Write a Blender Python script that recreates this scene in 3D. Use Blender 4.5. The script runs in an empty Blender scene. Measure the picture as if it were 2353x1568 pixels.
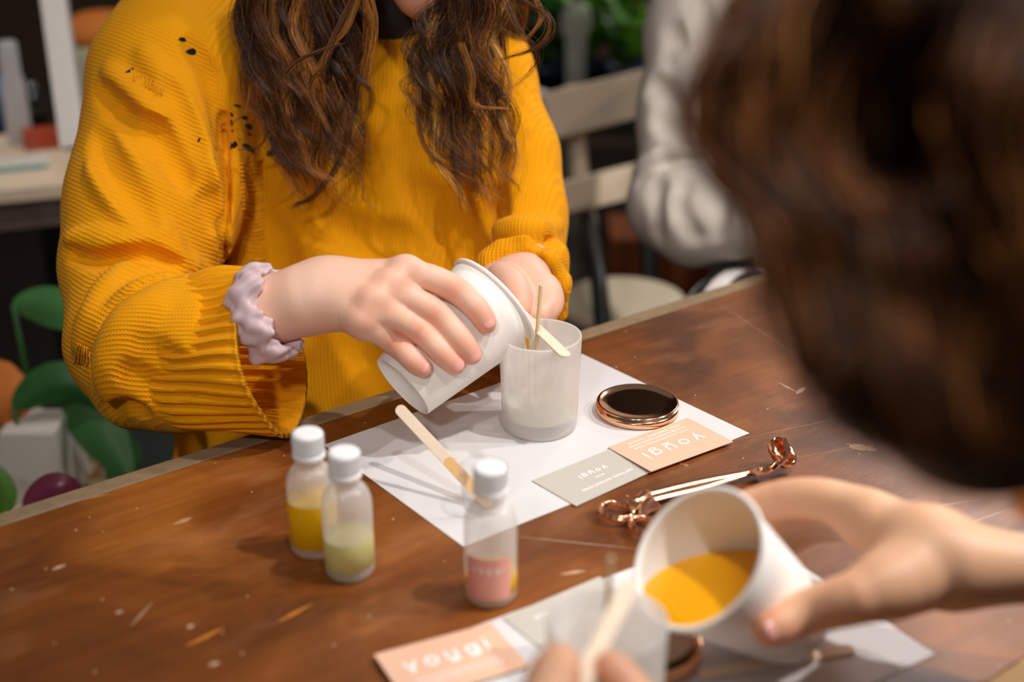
import bpy, bmesh, math, random
import numpy as np
from mathutils import Vector, Matrix
random.seed(7); rng = np.random.default_rng(7)
SC = bpy.context.scene
COL = SC.collection
# ---------------------------------------------------------------- camera, world, lights, exposure
TABLE = 0.75                       # table top height
PITCH = 0.4153; FPX = 3200.0; CX, CY = 1176.5, 784.0
CAM = np.array([0.0, 0.0, TABLE + 0.555])
RT = np.array([1.0, 0, 0]); FW = np.array([0, math.cos(PITCH), -math.sin(PITCH)]); UP = np.array([0, math.sin(PITCH), math.cos(PITCH)])
BAS = np.stack([RT, UP, FW])       # rows: right, up, forward
cd = bpy.data.cameras.new('camera'); cam = bpy.data.objects.new('camera', cd); COL.objects.link(cam)
cam.location = CAM; cam.rotation_euler = (math.pi/2 - PITCH, 0, 0)
cd.sensor_width = 36; cd.lens = FPX/2353*36; cd.clip_start = 0.02
cd.dof.use_dof = True; cd.dof.focus_distance = 1.20; cd.dof.aperture_fstop = 2.5; cd.dof.aperture_blades = 0
SC.camera = cam
w = bpy.data.worlds.new('world'); SC.world = w; w.use_nodes = True
w.node_tree.nodes['Background'].inputs[0].default_value = (1.0, 0.93, 0.87, 1)
w.node_tree.nodes['Background'].inputs[1].default_value = 0.135
SC.view_settings.view_transform = 'Standard'; SC.view_settings.look = 'None'
SC.view_settings.exposure = -0.18; SC.view_settings.gamma = 1
def spot(name, loc, aim, power, size=0.03, col=(1, 0.96, 0.915), angle=70):
    l = bpy.data.lights.new(name, 'SPOT'); l.energy = power; l.color = col; l.shadow_soft_size = size
    l.spot_size = math.radians(angle); l.spot_blend = 0.9
    o = bpy.data.objects.new(name, l); COL.objects.link(o); o.location = loc
    o.rotation_euler = (Vector(aim) - Vector(loc)).to_track_quat('-Z', 'Y').to_euler(); return o
# a track of small ceiling spots, mostly right of the table, plus added fills
spot('track_or_fill_spot', (0.75, 0.75, TABLE+1.9), (0.10, 1.10, TABLE), 94, 0.03, angle=44)
spot('track_or_fill_spot', (1.35, 1.25, TABLE+1.7), (0.15, 1.15, TABLE), 70, 0.03, angle=44)
spot('track_or_fill_spot', (0.15, 0.10, TABLE+1.9), (-0.05, 1.25, TABLE+0.2), 36, 0.05)
spot('track_or_fill_spot', (-0.35, -0.55, TABLE+1.25), (-0.12, 1.45, TABLE+0.20), 54, 0.06, angle=36)  # front fill added to brighten the jumper
spot('track_or_fill_spot', (1.30, 0.55, TABLE+1.9), (1.0, 2.2, TABLE), 160, 0.05)
spot('track_or_fill_spot', (-0.6, 1.2, TABLE+2.0), (-1.1, 2.6, TABLE-0.2), 70, 0.05)
spot('track_or_fill_spot', (1.75, 0.95, TABLE+1.55), (0.26, 0.76, TABLE), 135, 0.03, angle=26)  # added to brighten the near hand and near sheet
spot('track_or_fill_spot', (0.0, 0.20, TABLE+1.75), (0.21, 0.52, TABLE+0.45), 70, 0.05, angle=24)  # added from the camera side to light the near hair
al = bpy.data.lights.new('added_sheen_panel', 'AREA'); al.energy = 26; al.size = 0.7; al.color = (1, .95, .9)  # unseen area light added to give the table top a sheen
ao = bpy.data.objects.new('added_sheen_panel', al); COL.objects.link(ao); ao.location = (1.5, 3.7, 2.5); ao.rotation_euler = (Vector((0.3, 1.3, TABLE))-Vector(ao.location)).to_track_quat('-Z', 'Y').to_euler()
# ---------------------------------------------------------------- helpers
def C2(px, py, d): return np.array([(px-CX)*d/FPX, -(py-CY)*d/FPX, d])       # camera-frame point
def c2w(P): return CAM + np.asarray(P) @ BAS
def D(px, py, d): return c2w(C2(px, py, d))
def ON(px, py, z=0.0):                                                       # point on the plane z above the table
    v = C2(px, py, 1.0) @ BAS; t = (TABLE + z - CAM[2])/v[2]; return CAM + t*v
def nrm(v): v = np.asarray(v, float); return v/np.linalg.norm(v)
def lin(r, g, b):
    f = lambda c: (c/255/12.92) if c/255 <= 0.04045 else ((c/255+0.055)/1.055)**2.4
    return (f(r), f(g), f(b))
def mesh_obj(name, V, Fc, mat=None, parent=None, smooth=True):
    me = bpy.data.meshes.new(name)
    V = np.asarray(V, dtype=np.float32)
    if isinstance(Fc, np.ndarray):
        n, k = Fc.shape
        me.vertices.add(len(V)); me.vertices.foreach_set('co', V.ravel())
        me.loops.add(n*k); me.loops.foreach_set('vertex_index', Fc.astype(np.int32).ravel())
        me.polygons.add(n); me.polygons.foreach_set('loop_start', np.arange(0, n*k, k, dtype=np.int32))
        me.polygons.foreach_set('loop_total', np.full(n, k, dtype=np.int32)); me.update(calc_edges=True)
    else:
        me.from_pydata([tuple(v) for v in V], [], [tuple(int(i) for i in f) for f in Fc])
    me.validate()
    if smooth: me.polygons.foreach_set('use_smooth', np.ones(len(me.polygons), dtype=bool))
    me.update()
    o = bpy.data.objects.new(name, me); COL.objects.link(o)
    if mat: me.materials.append(mat)
    if parent: adopt(o, parent)
    return o
def adopt(o, parent):
    o.parent = parent; o.matrix_parent_inverse = world_m(parent).inverted()
def world_m(o):
    m = o.matrix_basis.copy(); p = o
    while p.parent:
        m = p.parent.matrix_basis @ p.matrix_parent_inverse @ m
        p = p.parent
    return m
def tag(o, label=None, cat=None, group=None, kind=None):
    if label: o['label'] = label
    if cat: o['category'] = cat
    if group: o['group'] = group
    if kind: o['kind'] = kind
    return o
def thing(name, label, cat, loc=(0, 0, 0), group=None):
    o = bpy.data.objects.new(name, None); o.empty_display_size = 0.02; COL.objects.link(o); o.location = Vector([float(c) for c in loc])
    return tag(o, label, cat, group)
class MB:
    def __init__(s): s.V = []; s.F = []; s.n = 0
    def add(s, V, F):
        V = np.asarray(V, float); s.V.append(V); s.F += [tuple(int(i)+s.n for i in f) for f in F]; s.n += len(V); return s
    def box(s, c, x, y, z, bev=0):
        c = np.asarray(c, float); x, y, z = map(lambda a: np.asarray(a, float), (x, y, z))
        V = [c + sx*x + sy*y + sz*z for sz in (-1, 1) for sy in (-1, 1) for sx in (-1, 1)]
        return s.add(V, [(0, 2, 3, 1), (4, 5, 7, 6), (0, 1, 5, 4), (2, 6, 7, 3), (0, 4, 6, 2), (1, 3, 7, 5)])
    def prism(s, top, dz):                       # closed polygon (world points) extruded by the vector dz
        top = np.asarray(top, float); n = len(top); V = np.vstack([top, top+np.asarray(dz)])
        F = [tuple(range(n))[::-1], tuple(range(n, 2*n))] + [(i, (i+1) % n, n+(i+1) % n, n+i) for i in range(n)]
        return s.add(V, F)
    def tube(s, P, r, k=10, caps=True, closed=False):
        P = np.asarray(P, float); n = len(P); r = np.broadcast_to(np.asarray(r, float), (n,))
        T = np.gradient(P, axis=0) if not closed else np.roll(P, -1, 0)-np.roll(P, 1, 0)
        T /= np.linalg.norm(T, axis=1)[:, None] + 1e-12
        a = np.array([0, 0, 1.0]) if abs(T[0][2]) < .9 else np.array([1.0, 0, 0]); N = nrm(np.cross(T[0], a)); V = []
        for i in range(n):
            N = nrm(N - T[i]*np.dot(N, T[i])); B = np.cross(T[i], N)
            for j in range(k):
                t = 2*math.pi*j/k; V.append(P[i] + r[i]*(math.cos(t)*N + math.sin(t)*B))
        F = []
        for i in range(n if closed else n-1):
            i2 = (i+1) % n
            F += [(i*k+j, i*k+(j+1) % k, i2*k+(j+1) % k, i2*k+j) for j in range(k)]
        if caps and not closed: F += [tuple(range(k))[::-1], tuple(range((n-1)*k, n*k))]
        return s.add(V, F)
    def build(s, name, mat, parent=None, smooth=False, bevel=0, segs=2):
        V = np.vstack(s.V); o = mesh_obj(name, V, s.F, mat, parent, smooth)
        bm = bmesh.new(); bm.from_mesh(o.data); bmesh.ops.recalc_face_normals(bm, faces=bm.faces); bm.to_mesh(o.data); bm.free()
        if bevel:
            m = o.modifiers.new('b', 'BEVEL'); m.width = bevel; m.segments = segs; m.limit_method = 'ANGLE'; m.harden_normals = False
        return o
def lathe(profile, segs=64, M=None):             # profile list of (r,z); end points on the axis close the surface
    V = []; F = []; idx = []
    for r, z in profile:
        if r < 1e-7: idx.append([len(V)]); V.append((0, 0, z))
        else:
            idx.append(list(range(len(V), len(V)+segs)))
            V += [(r*math.cos(2*math.pi*j/segs), r*math.sin(2*math.pi*j/segs), z) for j in range(segs)]
    for a, b in zip(idx[:-1], idx[1:]):
        for j in range(segs):
            j2 = (j+1) % segs
            if len(a) == 1 and len(b) == 1: continue
            if len(a) == 1: F.append((a[0], b[j2], b[j]))
            elif len(b) == 1: F.append((a[j], a[j2], b[0]))
            else: F.append((a[j], a[j2], b[j2], b[j]))
    V = np.array(V)
    if M is not None: V = V @ M[0].T + M[1]
    return V, F
def frame(origin, zdir, xhint=(1, 0, 0)):
    z = nrm(zdir); x = np.asarray(xhint, float); x = nrm(x - z*np.dot(x, z)); y = np.cross(z, x)
    return (np.stack([x, y, z], axis=1), np.asarray(origin, float))
UPM = lambda p: frame(p, (0, 0, 1))
def catmull(P, n):
    P = np.asarray(P, float); m = len(P); t = np.linspace(0, m-1, n); out = []
    for u in t:
        i = min(int(u), m-2); f = u-i
        p0 = P[max(i-1, 0)]; p1 = P[i]; p2 = P[i+1]; p3 = P[min(i+2, m-1)]
        out.append(0.5*((2*p1)+(-p0+p2)*f+(2*p0-5*p1+4*p2-p3)*f*f+(-p0+3*p1-3*p2+p3)*f**3))
    return np.array(out)
# ---------------------------------------------------------------- materials
def new_mat(name):
    m = bpy.data.materials.new(name); m.use_nodes = True
    nt = m.node_tree; return m, nt, nt.nodes, nt.links, nt.nodes['Principled BSDF']
def plain(name, col, rough=0.5, metal=0, spec=0.5, noise=0, nscale=30, bump=0, bscale=200, **kw):
    m, nt, N, L, b = new_mat(name)
    b.inputs['Base Color'].default_value = (*col, 1); b.inputs['Roughness'].default_value = rough
    b.inputs['Metallic'].default_value = metal; b.inputs['Specular IOR Level'].default_value = spec
    for k, v in kw.items(): b.inputs[k.replace('_', ' ')].default_value = v
    if noise or bump:
        tc = N.new('ShaderNodeTexCoord')
    if noise:
        t = N.new('ShaderNodeTexNoise'); t.inputs['Scale'].default_value = nscale; t.inputs['Detail'].default_value = 5
        L.new(tc.outputs['Object'], t.inputs['Vector'])
        mx = N.new('ShaderNodeMix'); mx.data_type = 'RGBA'
        mx.inputs['A'].default_value = (*[c*(1-noise) for c in col], 1); mx.inputs['B'].default_value = (*[min(1, c*(1+noise)) for c in col], 1)
        L.new(t.outputs['Fac'], mx.inputs['Factor']); L.new(mx.outputs['Result'], b.inputs['Base Color'])
    if bump:
        t = N.new('ShaderNodeTexNoise'); t.inputs['Scale'].default_value = bscale; t.inputs['Detail'].default_value = 3
        L.new(tc.outputs['Object'], t.inputs['Vector'])
        bp = N.new('ShaderNodeBump'); bp.inputs['Strength'].default_value = bump; bp.inputs['Distance'].default_value = 0.001
        L.new(t.outputs['Fac'], bp.inputs['Height']); L.new(bp.outputs['Normal'], b.inputs['Normal'])
    return m
def math_node(N, L, op, a, b=None, c=None):
    n = N.new('ShaderNodeMath'); n.operation = op
    for i, v in enumerate((a, b, c)):
        if v is None: continue
        if isinstance(v, (int, float)): n.inputs[i].default_value = v
        else: L.new(v, n.inputs[i])
    return n.outputs[0]
def facing(N, L, lo, hi, p=4.0):
    w_ = N.new('ShaderNodeLayerWeight'); w_.inputs[0].default_value = 0.5
    return math_node(N, L, 'MULTIPLY_ADD', math_node(N, L, 'POWER', w_.outputs['Facing'], p), hi-lo, lo)
def frosted(name, col, trans=0.3, dif=0.35, rough=0.35):
    m, nt, N, L, b = new_mat(name); out = N['Material Output']
    d = N.new('ShaderNodeBsdfDiffuse'); d.inputs[0].default_value = (*col, 1)
    t = N.new('ShaderNodeBsdfTranslucent'); t.inputs[0].default_value = (*col, 1)
    tr = N.new('ShaderNodeBsdfTransparent'); tr.inputs[0].default_value = (1, 1, 1, 1)
    g = N.new('ShaderNodeBsdfGlossy'); g.inputs['Roughness'].default_value = rough
    m1 = N.new('ShaderNodeMixShader'); m1.inputs[0].default_value = 1-dif; L.new(d.outputs[0], m1.inputs[1]); L.new(t.outputs[0], m1.inputs[2])
    m2 = N.new('ShaderNodeMixShader'); m2.inputs[0].default_value = trans; L.new(m1.outputs[0], m2.inputs[1]); L.new(tr.outputs[0], m2.inputs[2])
    fr = facing(N, L, 0.03, 0.5)
    m3 = N.new('ShaderNodeMixShader'); L.new(fr, m3.inputs[0]); L.new(m2.outputs[0], m3.inputs[1]); L.new(g.outputs[0], m3.inputs[2])
    L.new(m3.outputs[0], out.inputs['Surface']); return m
GO = lin(190, 116, 44); SW = lin(206, 176, 146)
SCRATCH = [((640, 1430), (718, 1388), .0016, GO, .9), ((430, 1484), (514, 1443), .0016, GO, .9), ((1190, 1234), (1470, 1262), .0006, SW, .4), ((1290, 1320), (1345, 1312), .0016, SW, .6), ((1830, 905), (1850, 890), .0022, SW, .7), ((1790, 880), (1830, 900), .0010, SW, .6),
           ((60, 1178), (250, 1135), .0009, SW, .5), ((400, 1205), (440, 1190), .0022, SW, .45), ((120, 1310), (150, 1298), .0016, SW, .7), ((300, 1440), (350, 1385), .0009, SW, .4), ((1600, 1030), (2200, 905), .0004, SW, .2), ((1640, 1090), (2300, 960), .0003, SW, .18), ((1640, 690), (1900, 860), .0005, SW, .25), ((430, 1443), (446, 1436), .0020, SW, .6), ((480, 1530), (505, 1522), .0018, SW, .6), ((265, 1410), (283, 1404), .0014, SW, .6), ((1950, 1190), (2250, 1150), .0006, SW, .5), ((2120, 1240), (2320, 1170), .0005, SW, .5)]
def table_mat():
    m, nt, N, L, b = new_mat('worn_varnished_wood')
    tc = N.new('ShaderNodeTexCoord'); mp = N.new('ShaderNodeMapping'); mp.inputs['Rotation'].default_value = (0, 0, -0.645)
    L.new(tc.outputs['Object'], mp.inputs[0])
    def noise(scale, detail=4, stretch=None, dist=0):
        t = N.new('ShaderNodeTexNoise'); t.inputs['Scale'].default_value = scale; t.inputs['Detail'].default_value = detail; t.inputs['Distortion'].default_value = dist
        if stretch:
            q = N.new('ShaderNodeMapping'); q.inputs['Scale'].default_value = stretch; L.new(mp.outputs[0], q.inputs[0]); L.new(q.outputs[0], t.inputs['Vector'])
        else: L.new(mp.outputs[0], t.inputs['Vector'])
        return t.outputs['Fac']
    def ramp(fac, stops):
        r = N.new('ShaderNodeValToRGB'); e = r.color_ramp.elements
        while len(e) < len(stops): e.new(0.5)
        for el, (p, c) in zip(e, stops): el.position = p; el.color = (*c, 1)
        L.new(fac, r.inputs[0]); return r.outputs[0]
    def mix(f, a, c2, mode='MIX'):
        x = N.new('ShaderNodeMix'); x.data_type = 'RGBA'; x.blend_type = mode
        if isinstance(f, float): x.inputs['Factor'].default_value = f
        else: L.new(f, x.inputs['Factor'])
        L.new(a, x.inputs['A'])
        if isinstance(c2, tuple): x.inputs['B'].default_value = (*c2, 1)
        else: L.new(c2, x.inputs['B'])
        return x.outputs['Result']
    base = ramp(noise(6, 8, None, 0.8), [(0.32, lin(82, 41, 11)), (0.5, lin(114, 61, 18)), (0.70, lin(144, 84, 31))])
    grain = ramp(noise(9, 6, (1, 14, 1), 0.6), [(0.35, (0.80, 0.78, 0.76)), (0.65, (1.08, 1.06, 1.04))])
    c = mix(0.8, base, grain, 'MULTIPLY')
    haze = ramp(noise(13, 7, (1, 2.2, 1)), [(0.55, (0, 0, 0)), (0.8, (1, 1, 1))])
    hz = N.new('ShaderNodeMath'); hz.operation = 'MULTIPLY'; hz.inputs[1].default_value = 0.35; L.new(haze, hz.inputs[0])
    c = mix(hz.outputs[0], c, lin(176, 120, 80))
    # white scratches along the board and paint specks
    scr = ramp(noise(60, 2, (0.05, 3.0, 1), 1.5), [(0.735, (0, 0, 0)), (0.76, (1, 1, 1))])
    msk = ramp(noise(7, 2), [(0.5, (0, 0, 0)), (0.62, (1, 1, 1))])
    s1 = math_node(N, L, 'MULTIPLY', scr, msk); s1 = math_node(N, L, 'MULTIPLY', s1, 0.35)
    c = mix(s1, c, lin(205, 160, 120))
    vo = N.new('ShaderNodeTexVoronoi'); vo.inputs['Scale'].default_value = 60; L.new(mp.outputs[0], vo.inputs['Vector'])
    dots = math_node(N, L, 'LESS_THAN', vo.outputs['Distance'], 0.055)
    sp = N.new('ShaderNodeSeparateColor'); L.new(vo.outputs['Color'], sp.inputs[0])
    pick = math_node(N, L, 'GREATER_THAN', sp.outputs[0], 0.55)
    dd = math_node(N, L, 'MULTIPLY', dots, pick); dd = math_node(N, L, 'MULTIPLY', dd, 0.75)
    c = mix(dd, c, lin(214, 184, 150))
    # paler scuffs and chipped patches of bare wood
    v2 = N.new('ShaderNodeTexVoronoi'); v2.inputs['Scale'].default_value = 11; L.new(mp.outputs[0], v2.inputs['Vector'])
    n3 = noise(70, 6); pd_ = math_node(N, L, 'ADD', v2.outputs['Distance'], math_node(N, L, 'MULTIPLY', n3, 0.75))
    pt_ = math_node(N, L, 'LESS_THAN', pd_, 0.42); s2 = N.new('ShaderNodeSeparateColor'); L.new(v2.outputs['Color'], s2.inputs[0])
    c = mix(math_node(N, L, 'MULTIPLY', math_node(N, L, 'MULTIPLY', pt_, math_node(N, L, 'GREATER_THAN', s2.outputs[0], 0.45)), 0.45), c, lin(196, 150, 112))
    def vm(op, a, b2=None, sc=None):
        n = N.new('ShaderNodeVectorMath'); n.operation = op
        for i, v in enumerate((a, b2)):
            if v is None: continue
            if hasattr(v, 'links') or hasattr(v, 'is_linked'): L.new(v, n.inputs[i])
            else: n.inputs[i].default_value = tuple(v)
        if sc is not None: L.new(sc, n.inputs['Scale'])
        return n
    for (p0, p1, w_, colr, al_) in SCRATCH:         # gouges and long scratches, each where it lies on the top
        a_, b_ = ON(*p0), ON(*p1); d_ = b_-a_; q = vm('SUBTRACT', tc.outputs['Object'], a_); t_ = math_node(N, L, 'DIVIDE', vm('DOT_PRODUCT', q.outputs[0], d_).outputs['Value'], float(d_@d_))
        cl = N.new('ShaderNodeClamp'); L.new(t_, cl.inputs[0]); e = vm('SCALE', d_, None, cl.outputs[0]); ds = vm('DISTANCE', q.outputs[0], e.outputs[0]).outputs['Value']
        ds = math_node(N, L, 'MULTIPLY', ds, math_node(N, L, 'ADD', math_node(N, L, 'MULTIPLY', noise(180, 3), 1.6), 0.3))
        wt_ = math_node(N, L, 'MULTIPLY', math_node(N, L, 'ADD', math_node(N, L, 'SINE', math_node(N, L, 'MULTIPLY', cl.outputs[0], math.pi)), 0.25), w_)
        c = mix(math_node(N, L, 'MULTIPLY', math_node(N, L, 'LESS_THAN', ds, wt_), al_), c, colr)
    L.new(c, b.inputs['Base Color'])
    rr = N.new('ShaderNodeMapRange'); rr.inputs['To Min'].default_value = 0.30; rr.inputs['To Max'].default_value = 0.52
    L.new(noise(11, 5), rr.inputs['Value']); L.new(rr.outputs[0], b.inputs['Roughness'])
    bp = N.new('ShaderNodeBump'); bp.inputs['Strength'].default_value = 0.12; bp.inputs['Distance'].default_value = 0.001
    L.new(noise(120, 4, (1, 4, 1)), bp.inputs['Height']); L.new(bp.outputs[0], b.inputs['Normal'])
    b.inputs['Specular IOR Level'].default_value = 0.5
    return m
def knit_mat(name, cw=0.0042, rh=0.0032, holes=(), depth=0.0011):
    """Stockinette knit: V stitches in columns; UV is in metres along the fabric."""
    m, nt, N, L, b = new_mat(name)
    uv = N.new('ShaderNodeUVMap'); uv.uv_map = 'knit'; s = N.new('ShaderNodeSeparateXYZ'); L.new(uv.outputs[0], s.inputs[0])
    tc = N.new('ShaderNodeTexCoord'); wn = N.new('ShaderNodeTexNoise'); wn.inputs['Scale'].default_value = 35; L.new(tc.outputs['Object'], wn.inputs['Vector'])
    wob = math_node(N, L, 'MULTIPLY', math_node(N, L, 'SUBTRACT', wn.outputs['Fac'], 0.5), 0.004)
    U = math_node(N, L, 'DIVIDE', math_node(N, L, 'ADD', s.outputs[0], wob), cw); Vv = math_node(N, L, 'DIVIDE', math_node(N, L, 'ADD', s.outputs[1], wob), rh)
    col = math_node(N, L, 'ABSOLUTE', math_node(N, L, 'SINE', math_node(N, L, 'MULTIPLY', U, math.pi)))
    tri = math_node(N, L, 'ABSOLUTE', math_node(N, L, 'SUBTRACT', math_node(N, L, 'FRACT', U), 0.5))
    ph = math_node(N, L, 'MULTIPLY', math_node(N, L, 'ADD', Vv, math_node(N, L, 'MULTIPLY', tri, 1.6)), 2*math.pi)
    st = math_node(N, L, 'MULTIPLY_ADD', math_node(N, L, 'SINE', ph), 0.5, 0.5)
    h = math_node(N, L, 'ADD', math_node(N, L, 'MULTIPLY', col, 0.65), math_node(N, L, 'MULTIPLY', math_node(N, L, 'MULTIPLY', st, col), 0.5))
    fz = N.new('ShaderNodeTexNoise'); fz.inputs['Scale'].default_value = 900; L.new(tc.outputs['Object'], fz.inputs['Vector'])
    h = math_node(N, L, 'ADD', h, math_node(N, L, 'MULTIPLY', fz.outputs['Fac'], 0.35))
    bp = N.new('ShaderNodeBump'); bp.inputs['Strength'].default_value = 0.9; bp.inputs['Distance'].default_value = depth
    L.new(h, bp.inputs['Height']); L.new(bp.outputs[0], b.inputs['Normal'])
    n2 = N.new('ShaderNodeTexNoise'); n2.inputs['Scale'].default_value = 9; L.new(tc.outputs['Object'], n2.inputs['Vector'])
    mx = N.new('ShaderNodeMix'); mx.data_type = 'RGBA'; mx.inputs['A'].default_value = (*lin(224, 144, 2), 1); mx.inputs['B'].default_value = (*lin(242, 164, 4), 1)
    L.new(n2.outputs['Fac'], mx.inputs['Factor']); cur = mx.outputs['Result']
    # dropped stitches: holes through which the black top underneath shows
    for (hx, hy, rx, ry) in holes:
        a = math_node(N, L, 'DIVIDE', math_node(N, L, 'SUBTRACT', s.outputs[0], hx), rx); c_ = math_node(N, L, 'DIVIDE', math_node(N, L, 'SUBTRACT', s.outputs[1], hy), ry)
        dd = math_node(N, L, 'ADD', math_node(N, L, 'MULTIPLY', a, a), math_node(N, L, 'MULTIPLY', c_, c_))
        dd = math_node(N, L, 'ADD', dd, math_node(N, L, 'MULTIPLY', math_node(N, L, 'SUBTRACT', fz.outputs['Fac'], 0.5), 0.8))
        f = math_node(N, L, 'LESS_THAN', dd, 1.0)
        q = N.new('ShaderNodeMix'); q.data_type = 'RGBA'; L.new(f, q.inputs['Factor']); L.new(cur, q.inputs['A']); q.inputs['B'].default_value = (0.012, 0.009, 0.008, 1); cur = q.outputs['Result']
    L.new(cur, b.inputs['Base Color'])
    b.inputs['Roughness'].default_value = 0.85; b.inputs['Specular IOR Level'].default_value = 0.15
    b.inputs['Sheen Weight'].default_value = 0.12; b.inputs['Sheen Tint'].default_value = (1, .75, .3, 1)
    return m
def attr_mat(name, rough=0.5, spec=0.5, sss=0, bump=0, bscale=300, coat=0):
    m, nt, N, L, b = new_mat(name); a = N.new('ShaderNodeAttribute'); a.attribute_name = 'tint'
    L.new(a.outputs['Color'], b.inputs['Base Color']); b.inputs['Roughness'].default_value = rough; b.inputs['Specular IOR Level'].default_value = spec
    if sss:
        b.inputs['Subsurface Weight'].default_value = sss; b.inputs['Subsurface Radius'].default_value = (1.0, 0.35, 0.2); b.inputs['Subsurface Scale'].default_value = 0.004
    if bump:
        tc = N.new('ShaderNodeTexCoord'); t = N.new('ShaderNodeTexNoise'); t.inputs['Scale'].default_value = bscale; t.inputs['Detail'].default_value = 4
        L.new(tc.outputs['Object'], t.inputs['Vector']); bp = N.new('ShaderNodeBump'); bp.inputs['Strength'].default_value = bump; bp.inputs['Distance'].default_value = 0.0006
        L.new(t.outputs['Fac'], bp.inputs['Height']); L.new(bp.outputs[0], b.inputs['Normal'])
    return m
def set_tint(o, colors):
    me = o.data; a = me.attributes.new('tint', 'FLOAT_COLOR', 'POINT'); c = np.ones((len(me.vertices), 4), np.float32); c[:, :3] = colors
    a.data.foreach_set('color', c.ravel())
M = {}
M['table'] = table_mat()
M['edge'] = plain('weathered_grey_wood', lin(128, 106, 78), 0.75, noise=0.35, nscale=60, bump=0.6, bscale=150)
M['paper'] = plain('white_paper', lin(207, 204, 205), 0.55, spec=0.3)
M['peach'] = plain('peach_card', lin(222, 178, 152), 0.55, spec=0.3)
M['greycard'] = plain('warm_grey_card', lin(184, 178, 168), 0.5, spec=0.3)
M['cupw'] = plain('cup_paper', lin(244, 239, 234), 0.5, spec=0.35, bump=0.05, bscale=700)
M['ink'] = plain('white_print', lin(246, 244, 246), 0.5)
M['wood'] = plain('pale_birch', lin(236, 214, 190), 0.6, noise=0.1, nscale=80, bump=0.15, bscale=500)
M['woodwet'] = plain('waxed_birch', lin(230, 182, 120), 0.35, noise=0.1, nscale=80)
M['wick'] = plain('cotton_wick', lin(214, 190, 146), 0.8, bump=0.3, bscale=900)
M['gold'] = plain('rose_gold', lin(255, 196, 156), 0.13, metal=1)
M['goldb'] = plain('brushed_rose_gold', lin(250, 184, 144), 0.25, metal=1)
M['jar'] = frosted('frosted_glass', (.975, .955, .94), 0.42, 0.5, 0.3)
M['bottle'] = frosted('frosted_bottle_glass', (.97, .96, .945), 0.60, 0.5, 0.28)
M['cap'] = plain('white_plastic', lin(228, 228, 229), 0.4)
M['oil'] = frosted('yellow_oil', lin(238, 196, 0), 0.08, 0.55)
M['paleoil'] = frosted('pale_oil', lin(222, 214, 150), 0.10, 0.55)
M['wax'] = plain('melted_wax', lin(248, 176, 0), 0.12, spec=0.5)
M['palewax'] = plain('pale_wax', lin(222, 214, 180), 0.35)
M['pink'] = plain('pink_label', lin(226, 158, 144), 0.55)
M['scrunchie'] = plain('lilac_satin', lin(208, 182, 186), 0.5, spec=0.4)
M['knit'] = knit_mat('mustard_knit')
M['skin'] = attr_mat('skin', 0.48, 0.4, 0.12, 0.25, 420)
M['nail'] = plain('nail', lin(232, 168, 160), 0.25, spec=0.5)
M['hair'] = attr_mat('hair', 0.42, 0.32)
M['black'] = plain('black_jersey', (0.012, 0.011, 0.011), 0.8)
m, nt, N, L, b = new_mat('clear_glass'); b.inputs['Base Color'].default_value = (1, 1, 1, 1)
g = N.new('ShaderNodeBsdfGlossy'); g.inputs['Roughness'].default_value = 0.03; tr = N.new('ShaderNodeBsdfTransparent'); tr.inputs[0].default_value = (.985, .985, .985, 1)
fr = facing(N, L, 0.02, 0.6, 3.0); mx = N.new('ShaderNodeMixShader'); L.new(fr, mx.inputs[0]); L.new(tr.outputs[0], mx.inputs[1]); L.new(g.outputs[0], mx.inputs[2])
L.new(mx.outputs[0], N['Material Output'].inputs['Surface']); M['glass'] = m
# ---------------------------------------------------------------- the room
def struct(name, V, F, mat): o = mesh_obj(name, V, F, mat, None, False); o['kind'] = 'structure'; return o
def slab(x0, x1, y0, y1, z0, z1): return MB().box(((x0+x1)/2, (y0+y1)/2, (z0+z1)/2), ((x1-x0)/2, 0, 0), (0, (y1-y0)/2, 0), (0, 0, (z1-z0)/2))
fl = plain('dark_floor', lin(30, 22, 17), 0.6, noise=0.4, nscale=4); wl = plain('dark_wall', lin(78, 58, 42), 0.9, noise=0.3, nscale=2)
for nm, args, mt in (('floor', (-3.2, 3.6, -1.2, 4.6, -0.05, 0), fl), ('wall_back', (-3.2, 3.6, 4.6, 4.7, 0, 3), wl), ('wall_left', (-3.3, -3.2, -1.2, 4.6, 0, 3), wl), ('wall_right', (3.6, 3.7, -1.2, 4.6, 0, 3), wl)):
    o = slab(*args).build(nm, mt); o['kind'] = 'structure'
# ---------------------------------------------------------------- the work table
E1 = ON(0, 1178); E2 = ON(1820, 606); ed = nrm(E2-E1); en = np.array([ed[1], -ed[0], 0])      # ed along the far edge, en towards the camera
WID = float((ON(2353, 1510)-E1)@en)+0.0297; A0 = E1-ed*0.55; A1 = E2+ed*0.75
t = thing('work_table', 'brown varnished work table with worn scratched top', 'table', ((A0+A1)/2+en*WID/2)*np.array([1, 1, 0]))
st = 0.020
def quadslab(p0, p1, p2, p3, th, name, mat, par, bev=0.001): return MB().prism([p0, p1, p2, p3], (0, 0, -th)).build(name, mat, par, bevel=bev)
quadslab(A0+en*st, A0+en*(WID-0.03), A1+en*(WID-0.03), A1+en*st, 0.024, 'tabletop', M['table'], t)
tag(quadslab(A0, A0+en*(st-.0003), A1+en*(st-.0003), A1, 0.030, 'edge_strip', M['edge'], t, 0.002), 'grey weathered wooden strip along the far edge')
tag(quadslab(A0+en*(WID-0.0297), A0+en*WID, A1+en*WID, A1+en*(WID-0.0297), 0.030, 'edge_strip', plain('tan_strip', lin(176, 138, 88), 0.6, noise=0.2, nscale=40), t, 0.002), 'tan wooden strip along the near edge')
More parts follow.
